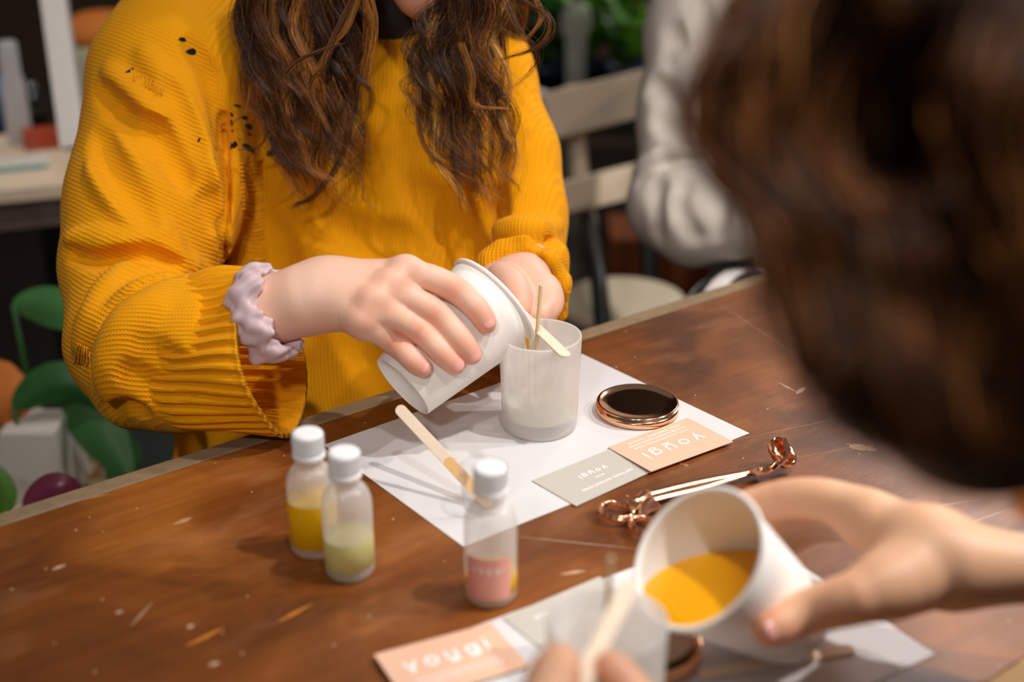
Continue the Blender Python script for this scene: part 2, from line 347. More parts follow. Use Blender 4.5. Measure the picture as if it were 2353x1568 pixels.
for a, s in ((0.06, .06), (0.06, WID-.06), (.94, .06), (.94, WID-.06)):
    c = A0*(1-a)+A1*a+en*s; c = np.array([c[0], c[1], (TABLE-0.03)/2]); MB().box(c, ed*.03, en*.03, (0, 0, (TABLE-0.0305)/2)).build('leg', M['edge'], t, bevel=.003)
# ---------------------------------------------------------------- sheets and cards
Z3 = np.array([0, 0, 1.0])
def sheet(name, label, cat, corners, lift, th, mat, group=None):             # corners: world points on the table plane, in order
    P = [np.array(c) + Z3*(lift if np.isscalar(lift) else lift[i]) for i, c in enumerate(corners)]
    # a grid so that the sheet can be slightly curved
    n = 12; V = []; F = []
    for s in (0, 1):
        for j in range(n+1):
            for i in range(n+1):
                u, v = i/n, j/n
                p = (P[0]*(1-u)+P[1]*u)*(1-v)+(P[3]*(1-u)+P[2]*u)*v
                V.append(p - Z3*th*s)
    q = (n+1)**2; g = lambda i, j, s: s*q+j*(n+1)+i
    for j in range(n):
        for i in range(n):
            F.append((g(i, j, 0), g(i+1, j, 0), g(i+1, j+1, 0), g(i, j+1, 0))); F.append((g(i, j, 1), g(i, j+1, 1), g(i+1, j+1, 1), g(i+1, j, 1)))
    for i in range(n):
        F += [(g(i, 0, 0), g(i, 0, 1), g(i+1, 0, 1), g(i+1, 0, 0)), (g(i+1, n, 0), g(i+1, n, 1), g(i, n, 1), g(i, n, 0)), (g(0, i+1, 0), g(0, i+1, 1), g(0, i, 1), g(0, i, 0)), (g(n, i, 0), g(n, i, 1), g(n, i+1, 1), g(n, i+1, 0))]
    o = mesh_obj(name, V, F, mat, None, False)
    bm = bmesh.new(); bm.from_mesh(o.data); bmesh.ops.recalc_face_normals(bm, faces=bm.faces); bm.to_mesh(o.data); bm.free()
    tag(o, label, cat, group)
    return o, P
# logo letters drawn as strokes (x right, y up, letter height 1)
def arc(cx, cy, r, a0, a1, n=22): return [(cx+r*math.cos(math.radians(a0+(a1-a0)*i/n)), cy+r*math.sin(math.radians(a0+(a1-a0)*i/n))) for i in range(n+1)]
LOGO = {'y': [[(0, .72), (.30, .08)], [(.62, .72), (.22, -.22)]], 'o': [arc(.34, .36, .34, 0, 360)],
        'u': [[(0, .72), (0, .30)]+arc(.29, .30, .29, 180, 360)+[(.58, .72)], [(.02, -.20), (.56, -.20)]],
        'g': [arc(.33, .38, .32, 0, 360), [(.65, .72), (.65, .05)]+arc(.34, .05, .31, 0, -150)], 'i': [[(0, 0), (0, .72)], [(0, .98), (0, 1.0)]]}
ADV = {'y': .62, 'o': .68, 'u': .58, 'g': .66, 'i': 0}
def stroke_polys(pts, wd):
    pts = np.array(pts, float); V = []; F = []
    closed = np.linalg.norm(pts[0]-pts[-1]) < 1e-6
    T = np.gradient(pts, axis=0)
    if closed: T[0] = T[-1] = pts[1]-pts[-2]
    T /= np.linalg.norm(T, axis=1)[:, None]+1e-9; Nn = np.stack([-T[:, 1], T[:, 0]], 1)
    for p, n_ in zip(pts, Nn): V += [p+n_*wd/2, p-n_*wd/2]
    for i in range(len(pts)-1): F.append((2*i, 2*i+1, 2*i+3, 2*i+2))
    if not closed:
        for p, sgn, t_ in ((pts[0], -1, T[0]), (pts[-1], 1, T[-1])):
            b = len(V); a0 = math.atan2(t_[1]*sgn, t_[0]*sgn); V += [p+wd/2*np.array([math.cos(a0+a), math.sin(a0+a)]) for a in np.linspace(-math.pi/2, math.pi/2, 8)]; F.append(tuple(range(b, b+8)))
    return V, F
def logo2d(height, gap=.55, wd=.15):
    V = []; F = []; x = 0
    for ch in 'yougi':
        for s in LOGO[ch]:
            v, f = stroke_polys([(a+x, b_) for a, b_ in s], wd); F += [tuple(i+len(V) for i in q) for q in f]; V += list(v)
        x += ADV[ch]+gap
    V = np.array(V); V[:, 0] -= (x-gap)/2; return V*height, F
def text2d(body, size, spacing=1.15):
    cu = bpy.data.curves.new('t', 'FONT'); cu.body = body; cu.size = size; cu.align_x = 'CENTER'; cu.space_character = spacing; cu.offset = size*.022
    o = bpy.data.objects.new('t', cu); COL.objects.link(o); me = bpy.data.meshes.new_from_object(o)
    V = np.array([v.co[:2] for v in me.vertices]); F = [tuple(p.vertices) for p in me.polygons]
    bpy.data.objects.remove(o); bpy.data.meshes.remove(me); bpy.data.curves.remove(cu); return V, F
def printed(items, P, wmm, hmm, name, parent, mat=M['ink'], flip=True, raise_=0.00012):
    """items: (V,F,cx,cy) in card millimetres; P: four world corners (origin, +x, +x+y, +y as seen by the reader)."""
    mb = MB()
    for V, F, ox, oy in items:
        u = (V[:, 0]+ox)/wmm; v = (V[:, 1]+oy)/hmm; u, v = u[:, None], v[:, None]
        W = (P[0]*(1-u)+P[1]*u)*(1-v)+(P[3]*(1-u)+P[2]*u)*v + Z3*raise_ + Z3*(np.arange(len(V))/len(V)*4e-5)[:, None]
        mb.add(W, F)
    o = mesh_obj(name, np.vstack(mb.V), mb.F, mat, parent, False); return o
# far sheet
c1 = ON(1722, 997); c0 = ON(1065, 1258); c2 = ON(1338, 815)
c3 = ON(744, 1024)
far_sheet, _ = sheet('paper_sheet', 'white paper sheet lying under the frosted jar and the rose gold lid', 'paper', [c0, c1, c2, c3], 0.0006, 0.0004, M['paper'])
# grey card, then the peach card partly on top of it
g0, g1, g2, g3 = ON(1324, 1167), ON(1515, 1079), ON(1420, 1028), ON(1222, 1108)
o, P = sheet('business_card', 'warm grey card printed SETTING INTENTIONS with yougi, beside the rose gold scissors', 'card', [g0, g1, g2, g3], 0.0014, 0.0005, M['greycard'])
PR = [P[2], P[3], P[0], P[1]]               # the reader sits across the table
it = [(*logo2d(5.2, .62, .17), 42, 20)]
v, f = text2d('with', 4.0, 1.3); it.append((v, f, 42, 29.5)); v, f = text2d('SETTING INTENTIONS', 4.3, 1.2); it.append((v, f, 42, 39))
printed(it, PR, 85, 55, 'lettering', o)
h0, h1, h2, h3 = ON(1496, 1084, .004), ON(1685, 1015, .004), ON(1580, 960, .002), ON(1397, 1028, .002)
o, P = sheet('business_card', 'peach card printed yougi lying over the corner of the grey card below the lid', 'card', [h0-Z3*.0, h1, h2, h3], 0.0, 0.0005, M['peach'])
PR = [P[2], P[3], P[0], P[1]]
it = [(*logo2d(11.5, .62, .135), 42, 27)]
for k, (s, dx) in enumerate((('WWW.YOUGIBOTANICALS.COM', 42), ('YOUGI@YOUGIBOTANICALS.COM', 42), ('YOGA   COACHING   CANDLES', 42))):
    v, f = text2d(s, 3.2, 1.25); it.append((v, f, dx, 15.5-5*k))
printed(it, PR, 85, 55, 'lettering', o)
# near sheet with its two cards
n1 = ON(1705, 1212); n2 = ON(2148, 1505); dx = nrm(n2-n1); dy = np.array([dx[1], -dx[0], 0]); dy = dy if dy[0] < 0 else -dy
near_sheet, _ = sheet('paper_sheet', 'white paper sheet at the near side of the table under the blurred jar', 'paper', [n1, n2, n2+dy*.297, n1+dy*.297], 0.0006, 0.0004, M['paper'])
def card_from(a, b_, dn, wd=.055):           # a->b the long far edge, dn towards the camera
    e = nrm(b_-a); q = np.array([e[1], -e[0], 0]); return [a, a+e*.085, a+e*.085+q*wd, a+q*wd]
ca = card_from(ON(1155, 1424), ON(1385, 1326), 0)
o, P = sheet('business_card', 'warm grey card on the near paper sheet behind the blurred frosted jar', 'card', ca, 0.0014, 0.0005, M['greycard'])
v, f = text2d('SETTING INTENTIONS', 4.3, 1.2); PRn = [P[3], P[2], P[1], P[0]]
v2, f2 = logo2d(5.2, .62, .17)
printed([(v, f, 42, 40), (v2, f2, 42, 20)], PRn, 85, 55, 'lettering', o)
pa = card_from(ON(860, 1516), ON(1142, 1432), 0, .055)
o, P = sheet('business_card', 'peach card with white yougi letters at the lower edge, nearest the camera', 'card', pa, [0.004, .0016, 0.003, .0035], 0.0005, M['peach'])
PRn = [P[3], P[2], P[1], P[0]]
v2, f2 = logo2d(11.5, .62, .17); it = [(v2, f2, 42, 29)]
for k, s in enumerate(('WWW.YOUGIBOTANICALS.COM', 'YOUGI@YOUGIBOTANICALS.COM')):
    v, f = text2d(s, 3.2, 1.25); it.append((v, f, 42, 16-5*k))
printed(it, PRn, 85, 55, 'lettering', o)
# ---------------------------------------------------------------- candle jars
def jar(label, base, group=None, waxz=0.028, lit=None):
    t = thing('candle_jar', label, 'jar', base, group); H = .0865
    pr = [(0, .0003), (.028, 0), (.0300, .0006), (.0318, .0030), (.0326, .0068), (.0350, H-.0012), (.0347, H), (.0338, H+.0004), (.0328, H-.0010), (.0300, .016), (.0285, .0125), (.025, .0115), (0, .0113)]
    V, F = lathe(pr, 96, UPM(base)); mesh_obj('glass_body', V, F, M['jar'], t)
    V, F = lathe([(0, .0122), (.0275, .0122), (.0296, .0165), (.0304, waxz), (0, waxz)], 64, UPM(base)); mesh_obj('wax', V, F, M['palewax'], t, True)
    return t
def flat_stick(p0, p1, width=.0100, th=.0018, side=None, wet=None, hole=None):
    p0 = np.asarray(p0, float); p1 = np.asarray(p1, float); d = nrm(p1-p0); Ln = np.linalg.norm(p1-p0)
    s = np.cross(d, Z3) if side is None else np.asarray(side, float); s = nrm(s-d*np.dot(s, d)); n_ = np.cross(d, s); r = width/2
    out = [(r-r*math.cos(a), r*math.sin(a)) for a in np.linspace(math.pi/2, -math.pi/2, 12)]
    out = [(Ln-r+r*math.cos(a), r*math.sin(a)) for a in np.linspace(math.pi/2, -math.pi/2, 12)] + [(r-r*math.cos(a), r*math.sin(a)) for a in np.linspace(-math.pi/2, math.pi/2, 12)]
    out = [(x, y) for x, y in out]
    top = [p0+d*x+s*y+n_*th/2 for x, y in out]; return MB().prism(top, -n_*th)
jb = ON(1240, 979, .0006)
jar('frosted glass candle jar standing on the far paper sheet, being filled with wax', jb)
# wooden stick over the rim that keeps the wick upright
rimz = .0880; sd = nrm(ON(1305, 822, rimz)-ON(1225, 745, rimz)); se = ON(1303, 820, rimz)
M_st = flat_stick(se-sd*.114, se, .0098, .0016); o = M_st.build('wick_holder_stick', M['wood'], bevel=.0004)
tag(o, 'pale wooden stick lying across the rim of the frosted jar and holding the wick', 'stick')
wb = ON(1235, 764, rimz); wt = D(1243, 657, 1.165); wbot = np.array([wb[0]-.001, wb[1], TABLE+.030])
def twisted(path, r, turns, name, mat, label=None, cat=None):
    P = catmull(path, 140); mb = MB(); L_ = np.linspace(0, 1, len(P)); T = nrm(P[-1]-P[0]); a = nrm(np.cross(T, FW)); b_ = np.cross(T, a)
    for k in range(3):
        ph = 2*math.pi*(L_*turns+k/3); mb.tube(P+(np.cos(ph)[:, None]*a+np.sin(ph)[:, None]*b_)*r*.55, r*.62, 7)
    o = mb.build(name, mat, None, True); 
    if label: tag(o, label, cat)
    return o
twisted([wbot, wb, wt], .0016, 15, 'candle_wick', M['wick'], 'braided cotton wick standing upright in the far frosted jar', 'wick')
# ---------------------------------------------------------------- paper cups
CUPL = .110; R0, R1 = .0303, .0449
def cup_at(bpx, rpx, dpt, sign=1):
    """bottom centre pixel/depth and rim centre pixel -> camera-frame bottom, rim points."""
    A = C2(bpx[0], bpx[1], dpt)
    ds = np.linspace(dpt-.12, dpt+.12, 4001); Q = np.array([C2(rpx[0], rpx[1], d_) for d_ in ds]); e = np.abs(np.linalg.norm(Q-A, axis=1)-CUPL)
    m_ = (ds >= dpt) if sign > 0 else (ds <= dpt); i = np.argmin(np.where(m_, e, 9)); return A, Q[i]
def paper_cup(label, A, B, wax_world_z, group=None):
    a, b_ = c2w(A), c2w(B); t = thing('paper_cup', label, 'cup', a, group)
    fr_ = frame(a, b_-a, (0, 0, 1)); H = CUPL
    roll = [(.0449+.0019*math.cos(x)+.0008, H-.0020+.0019*math.sin(x)) for x in np.linspace(-2.3, 2.6, 12)]
    pr = [(0, .0068), (.0296, .0070), (.0297, .0004), (.0303, 0), (.0306, .0004)] + [(R0+(R1-R0)*k/8+.0003, (H-.0044)*k/8+.0003) for k in range(1, 9)] + roll + [(.0442, H-.006), (.0302, .0082), (0, .0080)]
    V, F = lathe(pr, 96, fr_); mesh_obj('cup_wall', V, F, M['cupw'], t)
    # the wax inside: a solid cone cut by a level plane
    V, F = lathe([(0, .0083), (.0300, .0084), (.0440, H-.0058), (0, H-.0058)], 96, fr_)
    bm = bmesh.new(); vs = [bm.verts.new(v) for v in V]; [bm.faces.new([vs[i] for i in f]) for f in F]
    r = bmesh.ops.bisect_plane(bm, geom=bm.verts[:]+bm.edges[:]+bm.faces[:], plane_co=(0, 0, wax_world_z), plane_no=(0, 0, 1), clear_outer=True)
    ed_ = [e for e in r['geom_cut'] if isinstance(e, bmesh.types.BMEdge)]
    if ed_: bmesh.ops.contextual_create(bm, geom=ed_)
    bmesh.ops.recalc_face_normals(bm, faces=bm.faces)
    me = bpy.data.meshes.new('wax'); bm.to_mesh(me); bm.free(); o = bpy.data.objects.new('wax', me); COL.objects.link(o); me.materials.append(M['wax']); adopt(o, t)
    return t
cupA, cupB = cup_at((925, 889), (1139, 691), 1.150, 1)
lip = ON(1222, 783, .090)
paper_cup('white paper cup tipped over the frosted jar and held by the woman in yellow', cupA, cupB, c2w(C2(1228, 785, cupB[2]))[2]+.002)
CAX = nrm(cupB-cupA)
def on_cup(px, py, rpx, A=cupA, B=cupB, tight=0.0, dmin=.95, dmax=1.35):
    """camera-frame point on the ray of the pixel where a ball of radius rpx just touches the near side of the cup"""
    ax = nrm(B-A)
    for d_ in np.arange(dmin, dmax, .0005):
        P = C2(px, py, d_); q = P-A; s = np.dot(q, ax); dist = np.linalg.norm(q-ax*s); R = R0+(R1-R0)*s/CUPL+rpx*d_/FPX-tight
        if dist < R: return P
    return None
nearA, nearB = cup_at((1812, 1428), (1600, 1279), .915, -1)
wz = c2w(C2(1600, 1372, .862))[2]
paper_cup('blurred white paper cup of yellow wax tipped in the near hand', nearA, nearB, wz)
# stream of wax from the far cup
sx = ON(1213, 792, .088); P = [sx+np.array([-.001, 0, .006]), sx, sx+np.array([.001, 0, -.020]), np.array([sx[0]+.001, sx[1], TABLE+.028])]
o = MB().tube(catmull(P, 24), np.linspace(.0017, .0010, 24), 10).build('wax_stream', plain('amber_wax', lin(226, 168, 40), 0.08, Transmission_Weight=0.5), None, True)
tag(o, 'thin stream of amber wax pouring from the tipped paper cup into the jar', 'wax')
# ---------------------------------------------------------------- near jar, its wick
jn = ON(1395, 1655, .0006); rp = ON(1395, 1432, .0865)
jn = np.array([rp[0], rp[1], TABLE+.0019])
jar('blurred frosted candle jar in the near foreground, half out of frame', jn)
twisted([jn+Z3*.03, jn+Z3*.09, jn+Z3*.128+ed*.001], .0016, 15, 'candle_wick', M['wick'], 'blurred wick standing in the near frosted jar', 'wick')
# ---------------------------------------------------------------- dropper style bottles
def bottle(base, label, liquid, level, rad=.0178, Hb=.073, cap_r=.0115, captop=.099, labelled=False, group=None):
    t = thing('frosted_bottle', label, 'bottle', base, group)
    nz = captop-.024; rn = .0088
    prof = [(0, .0008), (rad-.005, 0), (rad-.002, .0008), (rad-.0004, .003), (rad, .006), (rad, Hb-.018)]
    for k in range(1, 9):
        a = k/8*math.pi/2; prof.append((rn+(rad-rn)*math.cos(a), Hb-.018+.017*math.sin(a)))
    prof += [(rn, nz+.002), (rn+.0012, nz+.003), (rn, nz+.004), (rn, captop-.004), (0, captop-.004)]
    V, F = lathe(prof, 64, UPM(base)); mesh_obj('glass_body', V, F, M['bottle'], t)
    pi = [(0, .0085), (rad-.001, .0085), (rad+.00012, .0095), (rad+.00012, level-.001), (rad-.0005, level), (0, level)]
    V, F = lathe(pi, 64, UPM(base)); mesh_obj('liquid', V, F, liquid, t)
    # ribbed screw cap with a tamper ring
    n = 192; z0, z1 = captop-.0195, captop; V = []; F = []
    rings = [(z0, cap_r+.0006, 0), (z0+.0026, cap_r+.0006, 0), (z0+.0030, cap_r-.0004, 0), (z0+.0040, cap_r-.0001, .4), (z0+.0045, cap_r, 1), (z1-.0030, cap_r, 1), (z1-.0016, cap_r-.0002, .2), (z1-.0006, cap_r-.0010, 0), (z1, cap_r-.0026, 0)]
    for z, r, rib in rings:
        for j in range(n):
            rr = r+.00028*rib*(1 if (j//2) % 2 else -1); a = 2*math.pi*j/n; V.append((rr*math.cos(a), rr*math.sin(a), z))
    for k in range(len(rings)-1): F += [(k*n+j, k*n+(j+1) % n, (k+1)*n+(j+1) % n, (k+1)*n+j) for j in range(n)]
    F.append(tuple(range((len(rings)-1)*n, len(rings)*n))); F.append(tuple(range(n))[::-1])
    mesh_obj('screw_cap', np.array(V)+base, F, M['cap'], t, False)
    if labelled:
        def cyl(V2, r):                       # flat label coordinates (m) -> around the bottle, facing the camera
            a0 = -math.pi/2-.10; return np.stack([base[0]+r*np.cos(a0+V2[:, 0]/r), base[1]+r*np.sin(a0+V2[:, 0]/r), base[2]+V2[:, 1]], 1)
        G = [(x, y) for y in np.linspace(.008, .041, 6) for x in np.linspace(-.0172, .0172, 30)]; F = [(j*30+i, j*30+i+1, (j+1)*30+i+1, (j+1)*30+i) for j in range(5) for i in range(29)]
        lb = mesh_obj('label', cyl(np.array(G), rad+.0003), F, M['pink'], t); lb['label'] = 'pink paper label'
        V2, F2 = logo2d(.0042, .75, .17); V2 = V2+np.array([0, .0305]); mesh_obj('lettering', cyl(V2, rad+.00055), F2, M['ink'], lb)
    return t
bottle(ON(724, 1262, .0002), 'frosted bottle with bright yellow oil, leftmost on the table', M['oil'], .045, .0178, .072, .0112, .0975)
bottle(ON(805, 1314, .0002), 'frosted bottle half full of pale oil, standing in front of the yellow one', M['paleoil'], .032, .0178, .073, .0112, .0985)
bottle(ON(1128, 1370, .0002), 'frosted bottle with a pink yougi label', M['oil'], .022, .0182, .0765, .0112, .1035, labelled=True)
# ---------------------------------------------------------------- small clear beaker and stirring stick
bb = ON(1112, 1166, .0006); t = thing('clear_beaker', 'small clear glass beaker holding a stirring stick behind the labelled bottle', 'beaker', bb)
hb = .036
V, F = lathe([(0, .0002), (.0150, 0), (.0160, .001), (.0193, hb-.0006), (.0190, hb), (.0186, hb-.0006), (.0154, .0022), (0, .002)], 80, UPM(bb)); mesh_obj('glass_body', V, F, M['glass'], t)
sb = ON(1128, 1165, .0035)
tip = D(913, 935, 1.128); dd = nrm(tip-sb); tip = sb+dd*min(np.linalg.norm(tip-sb), .125)
tip = D(913, 935, 1.118)
mid = sb+(tip-sb)*.47
sidev = np.cross(nrm(tip-sb), nrm(CAM-mid)); 
t = thing('stirring_stick', 'wooden stirring stick leaning out of the small clear beaker', 'stick', sb)
flat_stick(sb, tip, .0092, .0018, sidev).build('stick', M['wood'], t, bevel=.0004)
o = flat_stick(sb-nrm(tip-sb)*.0003, mid, .0094, .0021, sidev).build('waxed_end', M['woodwet'], t, bevel=.0004); o['label'] = 'darker end soaked in wax'
# ---------------------------------------------------------------- rose gold lids
def lid(label, c, group=None):
    t = thing('jar_lid', label, 'lid', c, group); R = .0362; H = .0105
    pr = [(0, .0002), (R-.001, .0002), (R, .0008), (R, H-.0008)] + [(R-.0012+.0012*math.cos(a), H-.0012+.0012*math.sin(a)) for a in np.linspace(.2, math.pi/2, 6)] + [(R-.0030, H), (R-.0038, H-.0005), (R-.012, H-.00075), (0, H-.0008)]
    V, F = lathe(pr, 128, UPM(c)); o = mesh_obj('metal_cap', V, F, M['gold'], t)
    V, F = lathe([(0, .0002), (R-.0035, .0002), (R-.0035, -.0003), (0, -.0003)], 64, UPM(c)); mesh_obj('seal', V, F, M['paper'], t)
lid('polished rose gold jar lid on the far paper sheet beside the frosted jar', ON(1464, 946, .0012))
lid('blurred rose gold jar lid behind the near jar', ON(1484, 1502, .0012))
# ---------------------------------------------------------------- wick trimmer scissors
def scissors():
    t = thing('wick_trimmer', 'rose gold wick trimming scissors with two finger loops lying on the table', 'scissors', ON(1600, 1100, 0))
    z = .0035
    def ring(cpx, rpx_a, rpx_b, ang, zz, r=.0017):
        c = ON(*cpx, zz); P = []
        for a in np.linspace(0, 2*math.pi, 48, endpoint=False):
            u = rpx_a*math.cos(a); v = rpx_b*math.sin(a); P.append(c+ed*(u*math.cos(ang)-v*math.sin(ang))+np.array([-ed[1], ed[0], 0])*(u*math.sin(ang)+v*math.cos(ang)))
        return P
    # loop handles, a flat-ish band of wire
    for cp, a_, b_, an, nm in (((1419, 1177), .0105, .0135, .2, .006), ((1490, 1213), .0105, .0150, .2, .006)):
        P = ring(cp, a_, b_, an, nm); mb = MB().tube(P, .0021, 10, closed=True)
        P2 = [p+Z3*.0022 for p in ring(cp, a_-.0004, b_-.0004, an, nm)]; mb.tube(P2, .0018, 8, closed=True)
        mb.build('finger_loop', M['gold'], t, True)
    # two long arms, bent up at the handles
    arm1 = [ON(1452, 1150, .006), ON(1470, 1146, .007), ON(1486, 1133, .007), ON(1500, 1131, .006), ON(1600, 1107, .006), ON(1700, 1088, .007), ON(1748, 1079, .008)]
    arm2 = [ON(1480, 1190, .006), ON(1478, 1172, .007), ON(1492, 1150, .007), ON(1512, 1143, .006), ON(1610, 1119, .005), ON(1700, 1092, .006), ON(1748, 1080, .006)]
    for A_, w0 in ((arm1, .0040), (arm2, .0038)):
        P = catmull(A_, 60); V = []; F = []
        for i, p in enumerate(P):
            T = nrm(P[min(i+1, 59)]-P[max(i-1, 0)]); s_ = nrm(np.cross(T, Z3)); h = .0016; wv = w0*(1 if i > 14 else .62+.38*i/14)*(1-.35*max(0, i-48)/11)
            V += [p+s_*wv+Z3*h*.2, p+s_*wv*.55+Z3*h, p-s_*wv*.55+Z3*h, p-s_*wv+Z3*h*.2, p-s_*wv*.8-Z3*h, p+s_*wv*.8-Z3*h]
        for i in range(59): F += [(i*6+j, i*6+(j+1) % 6, i*6+6+(j+1) % 6, i*6+6+j) for j in range(6)]
        F += [tuple(range(6)), tuple(range(354, 360))]
        MB().add(V, F).build('arm', M['goldb'], t, False, bevel=.0003)
    # web plates that join loops and arms
    for q in ([(1440, 1150), (1452, 1146), (1490, 1130), (1480, 1150), (1462, 1172), (1447, 1168)], [(1466, 1180), (1480, 1152), (1500, 1140), (1520, 1165), (1498, 1172), (1486, 1180)]):
        MB().prism([ON(x, y, .0068) for x, y in q], (0, 0, -.0018)).build('handle_web', M['goldb'], t, bevel=.0004)
    # pivot plate, screw, angled cutting head: a round cup blade and a narrow blade
    MB().prism([ON(x, y, .0100) for x, y in ((1722, 1082), (1742, 1073), (1768, 1070), (1780, 1078), (1764, 1086), (1738, 1092))], (0, 0, -.0022)).build('pivot_plate', M['goldb'], t, bevel=.0004)
    V, F = lathe([(0, 0), (.0022, 0), (.0020, .0010), (.0008, .0013), (0, .0008)], 24, UPM(ON(1746, 1078, .0100))); mesh_obj('screw', V, F, M['gold'], t)
    hc = ON(1797, 1041, .0165); ax = nrm(np.array([.55, -.25, .62])); fr_ = frame(hc, ax, ed)
    V, F = lathe([(.0105, -.0030), (.0128, -.0036), (.0138, 0), (.0133, .0034), (.0116, .0034), (.0102, .0018), (.0105, -.0030)], 48, fr_); mb = MB().add(V, F)
    V, F = lathe([(0, -.0030), (.0100, -.0026), (.0105, -.0018), (0, -.0022)], 48, fr_); mb.add(V, F)
    mb.build('cup_blade', M['gold'], t, True)
    MB().tube(catmull([ON(1770, 1077, .010), ON(1784, 1063, .013), hc+np.array([-.003, -.013, -.001])], 14), .0019, 8).build('blade_shank', M['gold'], t, True)
    MB().tube(catmull([ON(1776, 1080, .009), ON(1790, 1068, .014), hc+np.array([.002, -.012, .004]), hc+np.array([.004, .012, .006])], 20), np.linspace(.0016, .0020, 20), 4).build('blade', M['gold'], t, False)
scissors()
# ---------------------------------------------------------------- stick lying on the near sheet
a_ = ON(1606, 1552, .0018); e_ = ON(1962, 1491, .0018)
o = flat_stick(a_, e_, .0100, .0018).build('wooden_stick', M['wood'], None, bevel=.0004); tag(o, 'wooden stick lying flat on the near paper sheet, partly in shade', 'stick')
# white jar just inside the right edge with its dark shadow
jr = ON(2395, 1075, .0003); t = thing('white_jar', 'white jar cut off by the right edge of the table view', 'jar', jr)
V, F = lathe([(0, .0002), (.020, 0), (.0215, .002), (.0215, .030), (.018, .034), (0, .034)], 48, UPM(jr)); mesh_obj('jar_body', V, F, M['cap'], t)
V, F = lathe([(0, .034), (.0190, .034), (.0192, .044), (.018, .0455), (0, .0455)], 48, UPM(jr)); mesh_obj('jar_top', V, F, plain('black_plastic', (.01, .01, .01), .3), t)
